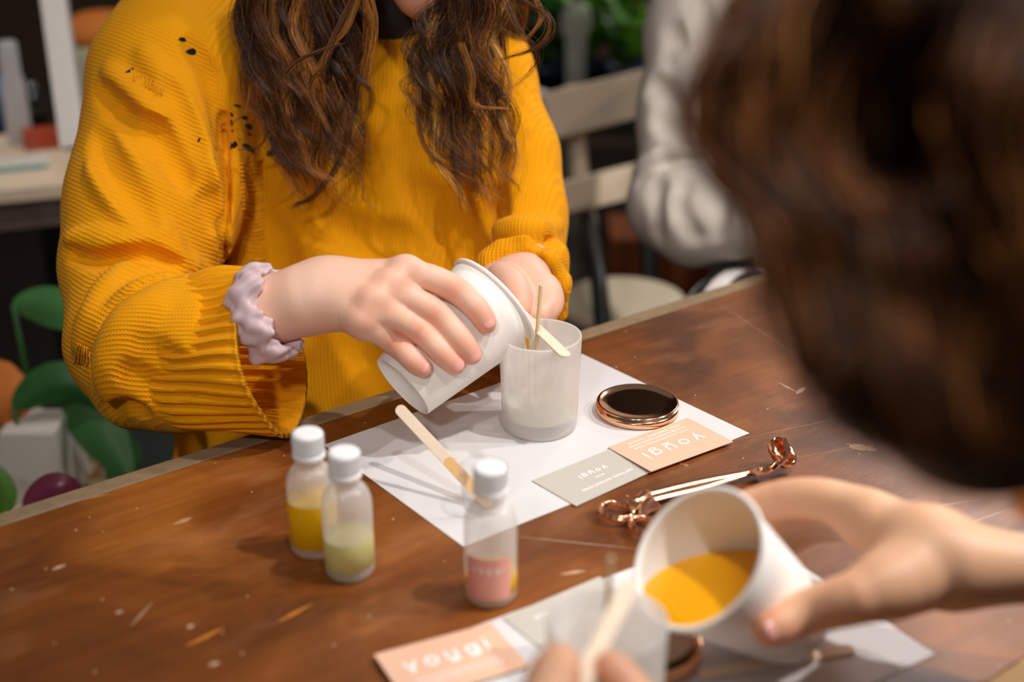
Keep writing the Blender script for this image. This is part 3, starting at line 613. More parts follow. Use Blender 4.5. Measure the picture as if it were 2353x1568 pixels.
# ---------------------------------------------------------------- implicit surfaces: smooth bodies and cloth
class Field:
    def __init__(s, lo, hi, h):
        s.lo = np.asarray(lo, float); s.h = h; s.n = np.ceil((np.asarray(hi, float)-s.lo)/h).astype(int)+1
        s.f = np.full(s.n, 0.2, np.float32)
    def sl(s, lo, hi):
        a = np.clip(np.floor((np.asarray(lo)-s.lo)/s.h).astype(int), 0, s.n); b = np.clip(np.ceil((np.asarray(hi)-s.lo)/s.h).astype(int)+1, 0, s.n)
        if np.any(b <= a): return None, None
        S = tuple(slice(x, y) for x, y in zip(a, b))
        g = np.meshgrid(*[(s.lo[i]+s.h*np.arange(a[i], b[i])).astype(np.float32) for i in range(3)], indexing='ij'); return S, g
    def comb(s, S, d, k, op='add'):
        f = s.f[S]
        if op == 'add':
            if k <= 0: s.f[S] = np.minimum(f, d)
            else: h = np.clip(.5+.5*(f-d)/k, 0, 1); s.f[S] = f*(1-h)+d*h-k*h*(1-h)
        else:                                     # carve
            if k <= 0: s.f[S] = np.maximum(f, -d)
            else: h = np.clip(.5-.5*(f+d)/k, 0, 1); s.f[S] = f*(1-h)+(-d)*h+k*h*(1-h)
    def cap(s, a, b, r1, r2=None, k=.006, op='add', sz=1.0):
        a = np.asarray(a, float); b = np.asarray(b, float); r2 = r1 if r2 is None else r2; m = max(r1, r2)/min(sz, 1)+k+3*s.h
        S, g = s.sl(np.minimum(a, b)-m, np.maximum(a, b)+m)
        if S is None: return
        X, Y, Z = g[0]-a[0], g[1]-a[1], (g[2]-a[2])/sz; ba = b-a; ba = ba*np.array([1, 1, 1/sz]); L2 = float(ba@ba)+1e-12
        t = np.clip((X*ba[0]+Y*ba[1]+Z*ba[2])/L2, 0, 1)
        d = np.sqrt((X-t*ba[0])**2+(Y-t*ba[1])**2+(Z-t*ba[2])**2)-(r1+(r2-r1)*t)
        s.comb(S, (d*min(sz, 1)).astype(np.float32), k, op)
    def ell(s, c, r, k=.006, op='add', rot=None):
        c = np.asarray(c, float); r = np.asarray(r, float); m = r.max()+k+3*s.h; S, g = s.sl(c-m, c+m)
        if S is None: return
        P = [g[i]-c[i] for i in range(3)]
        if rot is not None: P = [rot[0, i]*P[0]+rot[1, i]*P[1]+rot[2, i]*P[2] for i in range(3)]
        k0 = np.sqrt(sum((P[i]/r[i])**2 for i in range(3))); k1 = np.sqrt(sum((P[i]/r[i]**2)**2 for i in range(3)))
        s.comb(S, (k0*(k0-1)/(k1+1e-9)).astype(np.float32), k, op)
    def chain(s, J, k=.006, **kw):                # J: (px,py,depth,radius px)
        Q = [(C2(*j[:3]), j[3]*j[2]/FPX) for j in J]
        for (a, r1), (b, r2) in zip(Q[:-1], Q[1:]): s.cap(a, b, r1, r2, k, **kw)
    def surf(s, px, py, d0=None, d1=None):        # first surface seen along the pixel's ray
        d0 = s.lo[2] if d0 is None else d0; d1 = s.lo[2]+s.h*(s.n[2]-1) if d1 is None else d1
        for d in np.arange(d0, d1, s.h*.5):
            i = np.round((C2(px, py, d)-s.lo)/s.h).astype(int)
            if np.any(i < 0) or np.any(i >= s.n): continue
            if s.f[tuple(i)] < 0: return d
        return None
    def stroke(s, pts, r, k, op='carve', off=0.0, n=14):
        """crease (carve) or fold (add) drawn over the surface through the given pixels; r px half width; off: metres outwards"""
        P = catmull(np.array(pts, float), n); W = []
        for p in P:
            d = s.surf(*p)
            W.append(None if d is None else C2(p[0], p[1], d-off))
        for i in range(n-1):
            if W[i] is None or W[i+1] is None or abs(W[i][2]-W[i+1][2]) > .05: continue
            e0 = math.sin(math.pi*(i+.15)/(n-.7)) ** .6; e1 = math.sin(math.pi*(i+1.15)/(n-.7)) ** .6 if i+1 < n-1 else e0
            rr = r*W[i][2]/FPX; s.cap(W[i], W[i+1], rr*e0, rr*e1, k, op=op)
    def mesh(s):
        f = s.f; n = np.array(f.shape); ins = f < 0
        c = [ins[i:n[0]-1+i, j:n[1]-1+j, k:n[2]-1+k] for i in (0, 1) for j in (0, 1) for k in (0, 1)]
        anyc = c[0].copy(); allc = c[0].copy()
        for q in c[1:]: anyc |= q; allc &= q
        act = anyc & ~allc; idx = -np.ones(act.shape, np.int32); ai = np.argwhere(act); idx[act] = np.arange(len(ai))
        acc = np.zeros((len(ai), 3)); cnt = np.zeros(len(ai))
        for ax in range(3):
            o1, o2 = [a for a in range(3) if a != ax]
            for p in (0, 1):
                for q in (0, 1):
                    A = ai.copy(); A[:, o1] += p; A[:, o2] += q; B = A.copy(); B[:, ax] += 1
                    fa = f[tuple(A.T)]; fb = f[tuple(B.T)]; m = (fa < 0) != (fb < 0); t = np.where(m, fa/(fa-fb+1e-20), 0)
                    pos = A.astype(float); pos[:, ax] += t; acc += pos*m[:, None]; cnt += m
        V = s.lo + s.h*acc/cnt[:, None]; F = []
        for ax in range(3):
            o1, o2 = (ax+1) % 3, (ax+2) % 3
            sl0 = [slice(1, n[i]-1) for i in range(3)]; sl0[ax] = slice(0, n[ax]-1); sl1 = list(sl0); sl1[ax] = slice(1, n[ax])
            a = ins[tuple(sl0)]; b_ = ins[tuple(sl1)]; e = np.argwhere(a != b_); flip = a[tuple(e.T)]
            st_ = np.array([sl.start for sl in sl0]); e = e+st_
            def cell(d1, d2): q = e.copy(); q[:, o1] += d1; q[:, o2] += d2; return idx[tuple(q.T)]
            Q = np.stack([cell(-1, -1), cell(0, -1), cell(0, 0), cell(-1, 0)], 1); Q[~flip] = Q[~flip][:, ::-1]; F.append(Q)
        return V, np.vstack(F)
def px_of(V): V = np.asarray(V); return np.stack([CX+FPX*V[:, 0]/V[:, 2], CY-FPX*V[:, 1]/V[:, 2]], 1)
def seg_dist(V, a, b):
    a = np.asarray(a); b = np.asarray(b); ba = b-a; t = np.clip((V-a)@ba/(ba@ba+1e-12), 0, 1); return np.linalg.norm(V-a-t[:, None]*ba, axis=1)
SKIN = np.array(lin(232, 184, 160)); RED = np.array(lin(222, 140, 112)); PALE = np.array(lin(240, 202, 180))
def skin_tint(V, spots, base=SKIN):
    c = np.tile(base, (len(V), 1))
    for p, r, colr, amt in spots:
        w_ = np.exp(-(np.linalg.norm(V-p, axis=1)/r)**2)*amt; c = c*(1-w_[:, None])+colr*w_[:, None]
    return c
def hand_field(fld, palm, fingers, kp=.007, kf=.0035, carve=()):
    """palm: list of (J, k) chains; fingers: list of joint chains with 3-D cam points [(P, r)...]"""
    for J, k in palm: fld.chain(J, k)
    base = fld.f.copy(); tot = base.copy()
    for Fg in fingers:
        P_ = catmull([np.append(a, r) for a, r in Fg], 3*(len(Fg)-1)+1); Fg = [(p[:3], p[3]) for p in P_]
        fld.f = np.full(fld.n, .2, np.float32)
        for (a, r1), (b, r2) in zip(Fg[:-1], Fg[1:]): fld.cap(a, b, r1, r2, kf)
        g = fld.f; h = np.clip(.5+.5*(base-g)/kp, 0, 1); m = base*(1-h)+g*h-kp*h*(1-h); h2 = np.clip(.5+.5*(tot-m)/.0012, 0, 1); tot = tot*(1-h2)+m*h2-.0012*h2*(1-h2)
    fld.f = tot
def nail(c, t, n_, r, ln, wd, parent, name='fingernail', curve=1.0):
    """curved plate on the back of a fingertip (camera-frame input)"""
    t = nrm(t); n_ = nrm(n_-t*np.dot(n_, t)); s_ = np.cross(t, n_); V = []; F = []; a, b = 13, 15
    for layer in (0, 1):
        for j in range(b):
            v = -1+2*j/(b-1)
            for i in range(a):
                u = -1+2*i/(a-1); sh = (1-abs(v)**(3.2 if v > 0 else 5))**.5*.96+.04
                ang = u*wd/r*sh; lift = r*(1.035 if layer == 0 else .93)
                p = c+t*(v*ln)+lift*(math.sin(ang)*s_+math.cos(ang)*n_)-n_*max(0, v)**2*.0009*curve
                V.append(p)
    q = a*b
    for j in range(b-1):
        for i in range(a-1):
            F.append((j*a+i, j*a+i+1, (j+1)*a+i+1, (j+1)*a+i)); F.append((q+j*a+i, q+(j+1)*a+i, q+(j+1)*a+i+1, q+j*a+i+1))
    rim = [i for i in range(a)]+[j*a+a-1 for j in range(1, b)]+[(b-1)*a+i for i in range(a-2, -1, -1)]+[j*a for j in range(b-2, 0, -1)]
    for i in range(len(rim)): i2 = (i+1) % len(rim); F.append((rim[i], rim[i]+q, rim[i2]+q, rim[i2]))
    o = mesh_obj(name, c2w(np.array(V)), F, M['nail'], parent, True); return o
def J3(px, py, d, r): return (C2(px, py, d), r*d/FPX)
def merge(parts):
    V = []; F = []; T = []; n = 0
    for v, f, t_ in parts: V.append(v); F.append(f+n); T.append(t_); n += len(v)
    return np.vstack(V), np.vstack(F), np.vstack(T)
def head_field(fld, c, fwd, up, s=1.0):
    """a head with a face: c centre (cam frame), fwd where the face looks, up towards the crown"""
    f_ = nrm(fwd); u_ = nrm(np.asarray(up)-f_*np.dot(up, f_)); r_ = np.cross(f_, u_); R = np.stack([r_, u_, f_], 1).T   # rows
    P = lambda x, y, z: c+s*(r_*x+u_*y+f_*z); rot = R.T
    E = lambda p, r, k=.01, op='add': fld.ell(P(*p), s*np.array(r), k*s, op, rot)
    E((0, .02, -.012), (.074, .098, .092)); E((0, -.045, .025), (.055, .065, .062), .03); E((0, -.095, .060), (.024, .020, .020), .02)
    for x in (-1, 1):
        E((x*.036, -.028, .062), (.024, .024, .020), .02); E((x*.033, .012, .092), (.017, .012, .013), .008, 'carve'); E((x*.033, .018, .0755), (.0150, .0085, .0130), .003); E((x*.033, .004, .0735), (.0140, .0060, .0120), .003)
        E((x*.034, .030, .078), (.022, .006, .010), .012); E((x*.078, -.005, -.008), (.006, .030, .018), .004)
    fld.cap(P(0, .015, .080), P(0, -.026, .104), .0065*s, .0100*s, .010*s)
    for x in (-1, 1): E((x*.012, -.030, .092), (.0075, .0065, .009), .005)
    E((0, -.058, .084), (.024, .0065, .012), .004); E((0, -.068, .082), (.020, .0075, .012), .003); fld.cap(P(-.022, -.0625, .088), P(.022, -.0625, .088), .0012*s, None, .002*s, 'carve')
    return P
# ================================================================= the woman in the mustard jumper
woman = thing('person', 'person in a mustard knitted jumper with long wavy brown hair, pouring from a paper cup', 'person', c2w(C2(760, 1150, 1.50))*np.array([1, 1, 0]))
# --- her right hand on the cup
def fing(mcp, pts, tight=.0008):
    out = [J3(*mcp)]; pts = list(pts); pip = on_cup(*pts[1], tight=tight); pts[0] = (pts[0][0], pts[0][1], (mcp[2]+pip[2])/2-.0006, pts[0][3])
    for q in pts:
        if len(q) == 3:
            P = on_cup(q[0], q[1], q[2], tight=tight); out.append((P, q[2]*P[2]/FPX))
        else: out.append(J3(*q))
    return out
F_index = fing((925, 628, 1.128, 31), [(985, 638, 1.116, 31), (1043, 664, 31), (1078, 692, 28.5), (1100, 716, 27), (1117, 744, 24)])
F_mid = fing((888, 662, 1.116, 31), [(950, 690, 1.100, 30), (1006, 724, 30), (1040, 760, 28), (1064, 790, 27), (1083, 815, 24)])
F_ring = fing((852, 698, 1.108, 30), [(912, 728, 1.094, 29.5), (968, 763, 29.5), (1000, 795, 27.5), (1022, 818, 26), (1046, 838, 23.5)])
F_pink = fing((825, 740, 1.108, 29), [(868, 762, 1.098, 27), (908, 790, 27), (935, 815, 25), (952, 832, 24), (972, 846, 20.5)])
lo = np.array([-.235, -.04, 1.04]); hi = np.array([.005, .085, 1.24])
fh = Field(lo, hi, .0009)
palm = [([(560, 728, 1.166, 58), (625, 712, 1.142, 72), (700, 690, 1.135, 76), (760, 672, 1.135, 70)], .01)]
for a_, b_ in (((742, 642, 1.142, 44), (925, 630, 1.132, 33)), ((752, 662, 1.130, 54), (885, 664, 1.120, 36)), ((752, 682, 1.128, 54), (850, 702, 1.112, 34)), ((760, 698, 1.132, 48), (825, 740, 1.112, 30))): palm.append(([a_, b_], .014))
for a_, b_ in (((760, 680, 1.150, 55), (905, 668, 1.142, 42)), ((765, 690, 1.146, 52), (868, 712, 1.126, 42))): palm.append(([a_, b_], .014))
thumb = [J3(745, 665, 1.165, 48), J3(830, 675, 1.190, 34), J3(920, 700, 1.215, 30), J3(985, 715, 1.222, 27), J3(1035, 725, 1.225, 22)]
hand_field(fh, palm, [F_index, F_mid, F_ring, F_pink, thumb], .013, .002)
for (px, py, rr) in ((905, 640, 12), (935, 608, 10), (862, 683, 11), (836, 730, 9)): 
    d = fh.surf(px, py); fh.ell(C2(px, py, d+.0052), (.0080, .0066, .0050), .010)
HV, HF = fh.mesh()
spots = []
for Fg in (F_index, F_mid, F_ring, F_pink):
    spots += [(Fg[-1][0], .011, np.array(lin(216, 124, 104)), .8), (Fg[2][0]-np.array([0, 0, .009]), .0085, RED, .7), (Fg[3 if len(Fg) > 5 else 3][0], .007, RED, .15), (Fg[0][0]-np.array([0, 0, .010]), .011, RED, .30), (Fg[4][0]-np.array([0, 0, .008]), .007, RED, .4)]
spots += [(C2(905, 640, 1.095), .006, PALE, .8), (C2(700, 650, 1.10), .022, PALE, .6), (C2(646, 668, 1.112), .0011, np.array(lin(150, 70, 40)), .9), (C2(722, 679, 1.108), .0008, np.array(lin(205, 130, 90)), .7)]
parts = [(HV, HF, skin_tint(HV, spots))]
# --- her left hand behind the cup
f2 = Field(C2(1085, 780, 1.22)+np.array([-.01, -.01, -.04]), C2(1330, 560, 1.30)+np.array([.01, .02, .07]), .0012)
def lh(p): return [J3(*q) for q in p]
palmL = [([(1205, 600, 1.345, 62), (1205, 650, 1.285, 58)], .012), ([(1205, 650, 1.285, 52), (1238, 690, 1.250, 42)], .012), ([(1165, 640, 1.285, 42), (1238, 680, 1.262, 42)], .012)]
fL = [lh([(1150, 634, 1.262, 32), (1176, 655, 1.242, 31), (1190, 688, 1.228, 27), (1196, 712, 1.222, 20)]),
      lh([(1250, 668, 1.268, 36), (1262, 700, 1.245, 28), (1240, 722, 1.232, 23), (1212, 724, 1.232, 20)]),
      lh([(1240, 680, 1.290, 34), (1255, 712, 1.268, 27), (1235, 738, 1.255, 23), (1205, 742, 1.250, 20)]),
      lh([(1225, 690, 1.300, 30), (1240, 720, 1.285, 25), (1222, 748, 1.275, 21), (1195, 750, 1.270, 18)]),
      lh([(1130, 640, 1.290, 32), (1140, 665, 1.262, 29), (1150, 700, 1.245, 25), (1170, 722, 1.238, 20)])]
hand_field(f2, palmL, fL, .009, .006)
V2_, F2_ = f2.mesh(); parts.append((V2_, F2_, skin_tint(V2_, [(C2(1192, 690, 1.225), .012, RED, .6), (C2(1262, 700, 1.24), .012, RED, .35), (C2(1215, 730, 1.23), .012, RED, .5)])))
# --- torso, neck, head, arms inside the clothes
f3 = Field(C2(250, 1250, 1.5), C2(1300, -640, 1.5)+np.array([0, 0, 0]), .006) if False else Field((-.46, -.26, 1.14), (.12, .68, 1.66), .006)
f3.chain([(740, 1100, 1.54, 200), (790, 500, 1.53, 190), (800, 170, 1.50, 180)], .04, sz=.5)
f3.chain([(480, 90, 1.43, 90), (800, 60, 1.46, 130), (1060, 70, 1.47, 90)], .05)
f3.chain([(480, 90, 1.45, 85), (350, 620, 1.34, 55)], .02); f3.chain([(350, 650, 1.33, 52), (440, 785, 1.20, 56), (575, 722, 1.168, 54)], .02)
f3.chain([(1060, 70, 1.46, 95), (1200, 560, 1.46, 62), (1205, 615, 1.340, 56)], .015)
f3.chain([(868, -5, 1.46, 88), (890, -60, 1.41, 96)], .02)
hc = C2(962, -268, 1.335); hf = nrm([.12, -.50, -.86]); hu = nrm([.02, .86, -.50])
HP = head_field(f3, hc, hf, hu)
V3_, F3_ = f3.mesh(); tt = skin_tint(V3_, [(HP(0, -.062, .090), .016, np.array(lin(196, 96, 84)), .9)], np.array(lin(214, 150, 120))); parts.append((V3_, F3_, tt))
V, F, T_ = merge(parts)
body = mesh_obj('body', c2w(V), F, M['skin'], woman); set_tint(body, T_)
IRIS = plain('brown_iris', (.03, .014, .006), .15)
def ball(c, r, n=20): return [(0, -r)]+[(r*math.cos(a), r*math.sin(a)) for a in np.linspace(-1.5, 1.5, n)][1:-1]+[(0, r)]
def eyes(HP, who, brow):
    for x in (-1, 1):
        c = HP(x*.033, .0115, .0742); look = nrm(HP(x*.033, .0045, .10)-c); Vv, Ff = lathe(ball(0, .0122), 24, frame(c2w(c), look@BAS)); e = mesh_obj('eye', Vv, Ff, M['paper'], who)
        Vv, Ff = lathe([(0, .0118), (.0056, .0109), (.0050, .0118), (0, .0125)], 20, frame(c2w(c), look@BAS)); mesh_obj('iris', Vv, Ff, IRIS, e)
        P = [HP(x*.018, .028, .0895), HP(x*.030, .034, .0880), HP(x*.046, .033, .0760), HP(x*.054, .028, .0640)]
        MB().tube(c2w(catmull(P, 12)), [.0010]+[.0019]*9+[.0012, .0006], 6).build('eyebrow', brow, who, True)
BROW = plain('brow_hair', lin(62, 36, 20), .7)
eyes(HP, woman, BROW)
# fingernails of the right hand
def put_nail(Fg, off, side=0.0, ln=.0062, wd=.0058, back=.0):
    c = Fg[-1][0]; t_ = nrm(Fg[-1][0]-Fg[-2][0]); P = c; q = P-cupA; ax = CAX; rad = nrm(q-ax*np.dot(q, ax)); n_ = nrm(rad+nrm(np.array([0, 0, -1.0]))*.5+np.array([side, 0, 0]))
    nail(c+t_*(off-.0026), t_, n_, Fg[-1][1]*1.07, ln, wd, body)
put_nail(F_index, .0005, .25); put_nail(F_mid, .0010, .15); put_nail(F_ring, .0010, .10); put_nail(F_pink, .0010, .05, .0052, .0050)
# --- scrunchie round the wrist
def ruffle(C, E1, E2, r0, name, parent, seed=3):
    n, k = 260, 40; V = []; rg = np.random.default_rng(seed); ph = rg.uniform(0, 6.28, 12); ax = nrm(np.cross(E1, E2))
    for i in range(n):
        a = 2*math.pi*i/n; c = C+E1*math.sin(a)+E2*math.cos(a); rd = nrm(E1*math.sin(a)+E2*math.cos(a))
        lobe = 1+.17*math.sin(7*a+ph[0])+.10*math.sin(12*a+ph[1])+.04*math.sin(23*a+ph[2]); c = c+ax*r0*.22*math.sin(5*a+ph[3])
        for j in range(k):
            b = 2*math.pi*j/k; rr = r0*lobe*(1+.13*math.sin(3*b+5*a+ph[4])*math.sin(6*a+ph[5])+.09*math.sin(4*b-11*a+ph[6])+.05*math.sin(6*b+17*a+ph[7]))
            V.append(c+rr*(.62*math.cos(b)*rd+1.35*math.sin(b)*ax))
    F = np.array([(i*k+j, i*k+(j+1) % k, ((i+1) % n)*k+(j+1) % k, ((i+1) % n)*k+j) for i in range(n) for j in range(k)])
    return mesh_obj(name, c2w(np.array(V)), F, M['scrunchie'], parent)
sc_c = C2(612, 722, 1.140)
o = ruffle(sc_c, C2(640, 812, 1.138)-C2(612, 718, 1.140), np.array([.0105, .002, .0262]), .0108, 'scrunchie', woman); o['label'] = 'lilac satin scrunchie on the wrist'
# --- the jumper: torso and sleeves modelled as one soft volume with folds pressed into it
fs = Field((-.46, -.29, 1.08), (.115, .40, 1.64), .0032)
fs.chain([(720, 1130, 1.50, 330), (790, 760, 1.49, 318), (800, 480, 1.475, 330), (810, 200, 1.47, 300)], .05, sz=.50)
fs.chain([(470, 70, 1.43, 150), (800, 110, 1.47, 150), (1075, 60, 1.47, 95)], .04, sz=.8)
fs.chain([(455, 55, 1.425, 165), (405, 190, 1.395, 186), (372, 340, 1.365, 170), (335, 470, 1.335, 168), (305, 585, 1.310, 158)], .03)      # upper sleeve
fs.chain([(470, 420, 1.375, 92), (425, 560, 1.350, 88)], .04)
fs.chain([(295, 640, 1.30, 148), (300, 800, 1.25, 138), (305, 885, 1.225, 92)], .020)
fs.chain([(345, 780, 1.225, 138), (400, 800, 1.195, 170), (470, 808, 1.180, 160)], .014)                                       # forearm
fs.chain([(318, 900, 1.205, 82), (430, 890, 1.190, 100)], .02)
fs.chain([(1075, 40, 1.47, 95), (1125, 190, 1.455, 92), (1165, 360, 1.44, 108), (1190, 500, 1.425, 100), (1200, 620, 1.40, 92)], .03)   # her left sleeve
fs.chain([(1208, 560, 1.40, 82), (1205, 620, 1.36, 88)], .012); fs.chain([(1215, 640, 1.40, 72), (1215, 760, 1.41, 66)], .012)
fs.chain([(1112, 650, 1.31, 18), (1122, 606, 1.30, 22), (1155, 582, 1.292, 24), (1205, 574, 1.290, 26), (1252, 598, 1.296, 26), (1282, 650, 1.31, 24), (1284, 720, 1.33, 22)], .016); fs.chain([(1140, 575, 1.35, 36), (1205, 560, 1.34, 44), (1258, 590, 1.35, 38), (1268, 700, 1.37, 34)], .016)
# neckline and the cut inside the cuff
fs.ell(C2(895, -52, 1.36), (.040, .020, .06), .01, 'carve'); fs.cap(C2(895, -230, 1.40), C2(895, -68, 1.40), .050, .046, .012, 'carve')
S_, g_ = fs.sl(C2(400, 1100, 1.05), C2(800, 560, 1.27)*np.array([1, 1, 1]))
cutx = C2(492, 800, 1.18)[0]
lo_ = np.array([cutx, -.16, 1.07]); hi_ = np.array([-.155, .085, 1.262])
S_, g_ = fs.sl(lo_, hi_); fs.f[S_] = np.maximum(fs.f[S_], np.minimum.reduce([g_[0]-lo_[0], hi_[2]-g_[2]]).astype(np.float32)*1.0)
K = lambda pts, r, k=.010, op='carve', off=0.0, n=16: fs.stroke(pts, r, k, op, off, n)
# folds: (add) soft ridges first, then the creases between them
K([(250, 160), (330, 260), (400, 350), (455, 430)], 22, .016, 'add', -.004); K([(330, 120), (400, 220), (450, 340), (480, 450), (500, 560)], 20, .016, 'add', -.003)
K([(215, 380), (270, 450), (340, 520), (400, 570)], 20, .016, 'add', -.004)
K([(228, 205), (280, 262), (345, 325), (400, 395)], 18, .016, off=.0005); K([(345, 285), (390, 345), (430, 420)], 17, .015, off=.0005)
K([(222, 300), (252, 375), (310, 455), (350, 500)], 19, .016, off=.0005); K([(385, 185), (425, 262), (455, 345), (478, 440), (492, 520)], 17, .013, off=-.001)
K([(432, 95), (478, 165), (505, 250), (512, 330)], 12, .014, off=.002)
K([(512, 260), (518, 340), (520, 440), (516, 530), (510, 640)], 15, .010, off=-.006); [K([(511, 270), (519, 340), (522, 440), (519, 560), (513, 640)], 8, .003, off=-o_, n=24) for o_ in (.004, .012, .020, .028, .036)]
K([(152, 548), (240, 556), (320, 572), (400, 600), (470, 625)], 26, .012, 'add', -.006)
K([(150, 575), (210, 598), (280, 592), (345, 580), (400, 612)], 15, .010, off=.000); K([(170, 586), (240, 600), (310, 592), (380, 596), (440, 630)], 10, .007, off=.001, n=30)
K([(300, 618), (250, 668), (212, 745), (190, 800)], 22, .014, 'add', -.004)
K([(415, 626), (352, 642), (292, 672), (248, 716), (222, 772), (212, 850)], 15, .008, off=-.002); K([(425, 626), (345, 643), (268, 696), (227, 762), (213, 860)], 10, .005, off=-.004, n=40)
K([(360, 700), (300, 750), (265, 830), (260, 900)], 24, .020, 'add', -.008); K([(300, 860), (350, 905), (410, 945)], 14, .020, off=.0085); K([(330, 800), (380, 850), (440, 875)], 13, .020, off=.0085)
K([(235, 950), (280, 935), (330, 950)], 10, .010, off=.001)
K([(1120, 566), (1180, 556), (1240, 556), (1284, 548)], 10, .010, off=-.001); K([(1115, 535), (1190, 525), (1280, 520)], 14, .014, 'add', -.003)
K([(1130, 600), (1180, 590), (1225, 610), (1255, 660), (1268, 720)], 12, .012, off=.000); K([(1135, 460), (1120, 500), (1110, 560)], 14, .02, off=.003)
K([(1110, 120), (1130, 260), (1140, 400), (1125, 520)], 12, .016, off=.002)
K([(640, 430), (760, 520), (880, 560), (1000, 540)], 16, .03, off=.0125); K([(760, 640), (820, 760), (860, 860)], 16, .03, off=.0125); K([(960, 430), (1040, 520), (1080, 620)], 16, .03, off=.012)
K([(615, 500), (640, 640), (700, 760)], 16, .03, off=.012); K([(700, 960), (640, 1010), (520, 1060)], 16, .02, off=.004); K([(350, 1000), (345, 1090)], 18, .02, off=.002); K([(440, 1010), (410, 1090)], 18, .02, off=.002)
K([(578, 368), (582, 450), (590, 590)], 17, .006, off=.0035)
VS, FS = fs.mesh()
uvpx = px_of(VS); X, Y = VS[:, 0], VS[:, 1]
fc = uvpx[FS].mean(1); fd = VS[FS][:, :, 2].mean(1)
def in_poly(P, poly):
    x, y = P[:, 0], P[:, 1]; r = np.zeros(len(P), bool); n = len(poly)
    for i in range(n):
        x1, y1 = poly[i]; x2, y2 = poly[(i+1) % n]; c_ = ((y1 > y) != (y2 > y)) & (x < (x2-x1)*(y-y1)/(y2-y1+1e-9)+x1); r ^= c_
    return r
arm_r = in_poly(fc, [(100, -300), (470, -300), (475, 120), (512, 240), (519, 330), (519, 640), (430, 630), (350, 642), (290, 672), (245, 716), (218, 775), (212, 850), (190, 1100), (100, 1100)])
low_r = (~arm_r) & in_poly(fc, [(190, 1100), (212, 850), (218, 775), (245, 716), (290, 672), (350, 642), (430, 630), (519, 640), (560, 700), (720, 1030), (520, 1012), (300, 985)]) & (fd < 1.33)
th = math.radians(24)
def uv_arm(V): return np.stack([-V[:, 1]*math.cos(th)-V[:, 0]*math.sin(th)+10, V[:, 0]*math.cos(th)-V[:, 1]*math.sin(th)-V[:, 2]*.7+10], 1)
def uv_low(V): return np.stack([V[:, 1]+V[:, 2]*.35+20, V[:, 0]+20], 1)
def uv_tor(V): return np.stack([V[:, 0]-V[:, 2]*.5, V[:, 1]], 1)
UVa, UVl, UVt = uv_arm(VS), uv_low(VS), uv_tor(VS)
UV = np.where(arm_r[:, None, None], UVa[FS], np.where(low_r[:, None, None], UVl[FS], UVt[FS]))
holes = []
def hole(px, py, rx, ry, fn):
    d = fs.surf(px, py)
    if d is None: return
    u, v = fn(C2(px, py, d)[None])[0]; s_ = d/FPX; holes.append((float(u), float(v), rx*s_, ry*s_))
for q in ((565, 290, 6, 7), (568, 308, 4, 4), (565, 338, 6, 9), (582, 346, 5, 8), (558, 246, 2, 4), (558, 270, 3, 5)): hole(*q, uv_tor)
for q in ((430, 97, 6, 4), (441, 119, 9, 6), (299, 162, 10, 5), (456, 321, 6, 3)): hole(*q, uv_arm)
for q in ((234, 957, 5, 7),): hole(*q, uv_low)
M['knit2'] = knit_mat('mustard_knit_body', .0038, .0028, holes, .00075)
jumper = mesh_obj('jumper', c2w(VS), FS, M['knit2'], woman); jumper['label'] = 'mustard knitted jumper with dropped stitch holes'
ul = jumper.data.uv_layers.new(name='knit'); ul.data.foreach_set('uv', UV.reshape(-1, 2).astype(np.float32).ravel())
# loose threads across the laddered stitches
def threads(list_, name='loose_threads'):
    mb = MB()
    for pts in list_:
        W = []
        for p in pts:
            d = fs.surf(*p)
            if d is None: break
            W.append(C2(p[0], p[1], d-.0012))
        else:
            W[1] = W[1]+np.array([0, -.0008, -.0008]); mb.tube(c2w(catmull(W, 7)), .0007, 5)
    o = mb.build(name, M['yarn'], jumper, True); return o
M['yarn'] = plain('mustard_yarn', lin(228, 158, 12), 0.85)
lad = [[(553+.05*(y-360), y), (578+.05*(y-360), y+rng.uniform(1, 5)), (603+.03*(y-360), y+rng.uniform(-3, 3))] for y in np.arange(366, 606, 9.5)]
lad += [[(302+i*9, 158+i*5.2), (301+i*9, 168+i*5.2), (300+i*9, 180+i*5.0)] for i in range(9)]
lad += [[(180+i*5, 790+i*2), (176+i*6, 812), (172+i*7, 836+i*1.5)] for i in range(6)]
lad_n = [sum(1 for y in np.arange(366, 606, 9.5)), 9, 6]
q_ = 0
for n_l in lad_n: threads(lad[q_:q_+n_l], 'ladder_stitch'); q_ += n_l
M['rib'] = knit_mat('mustard_rib', .0027, .0024, (), .0006)
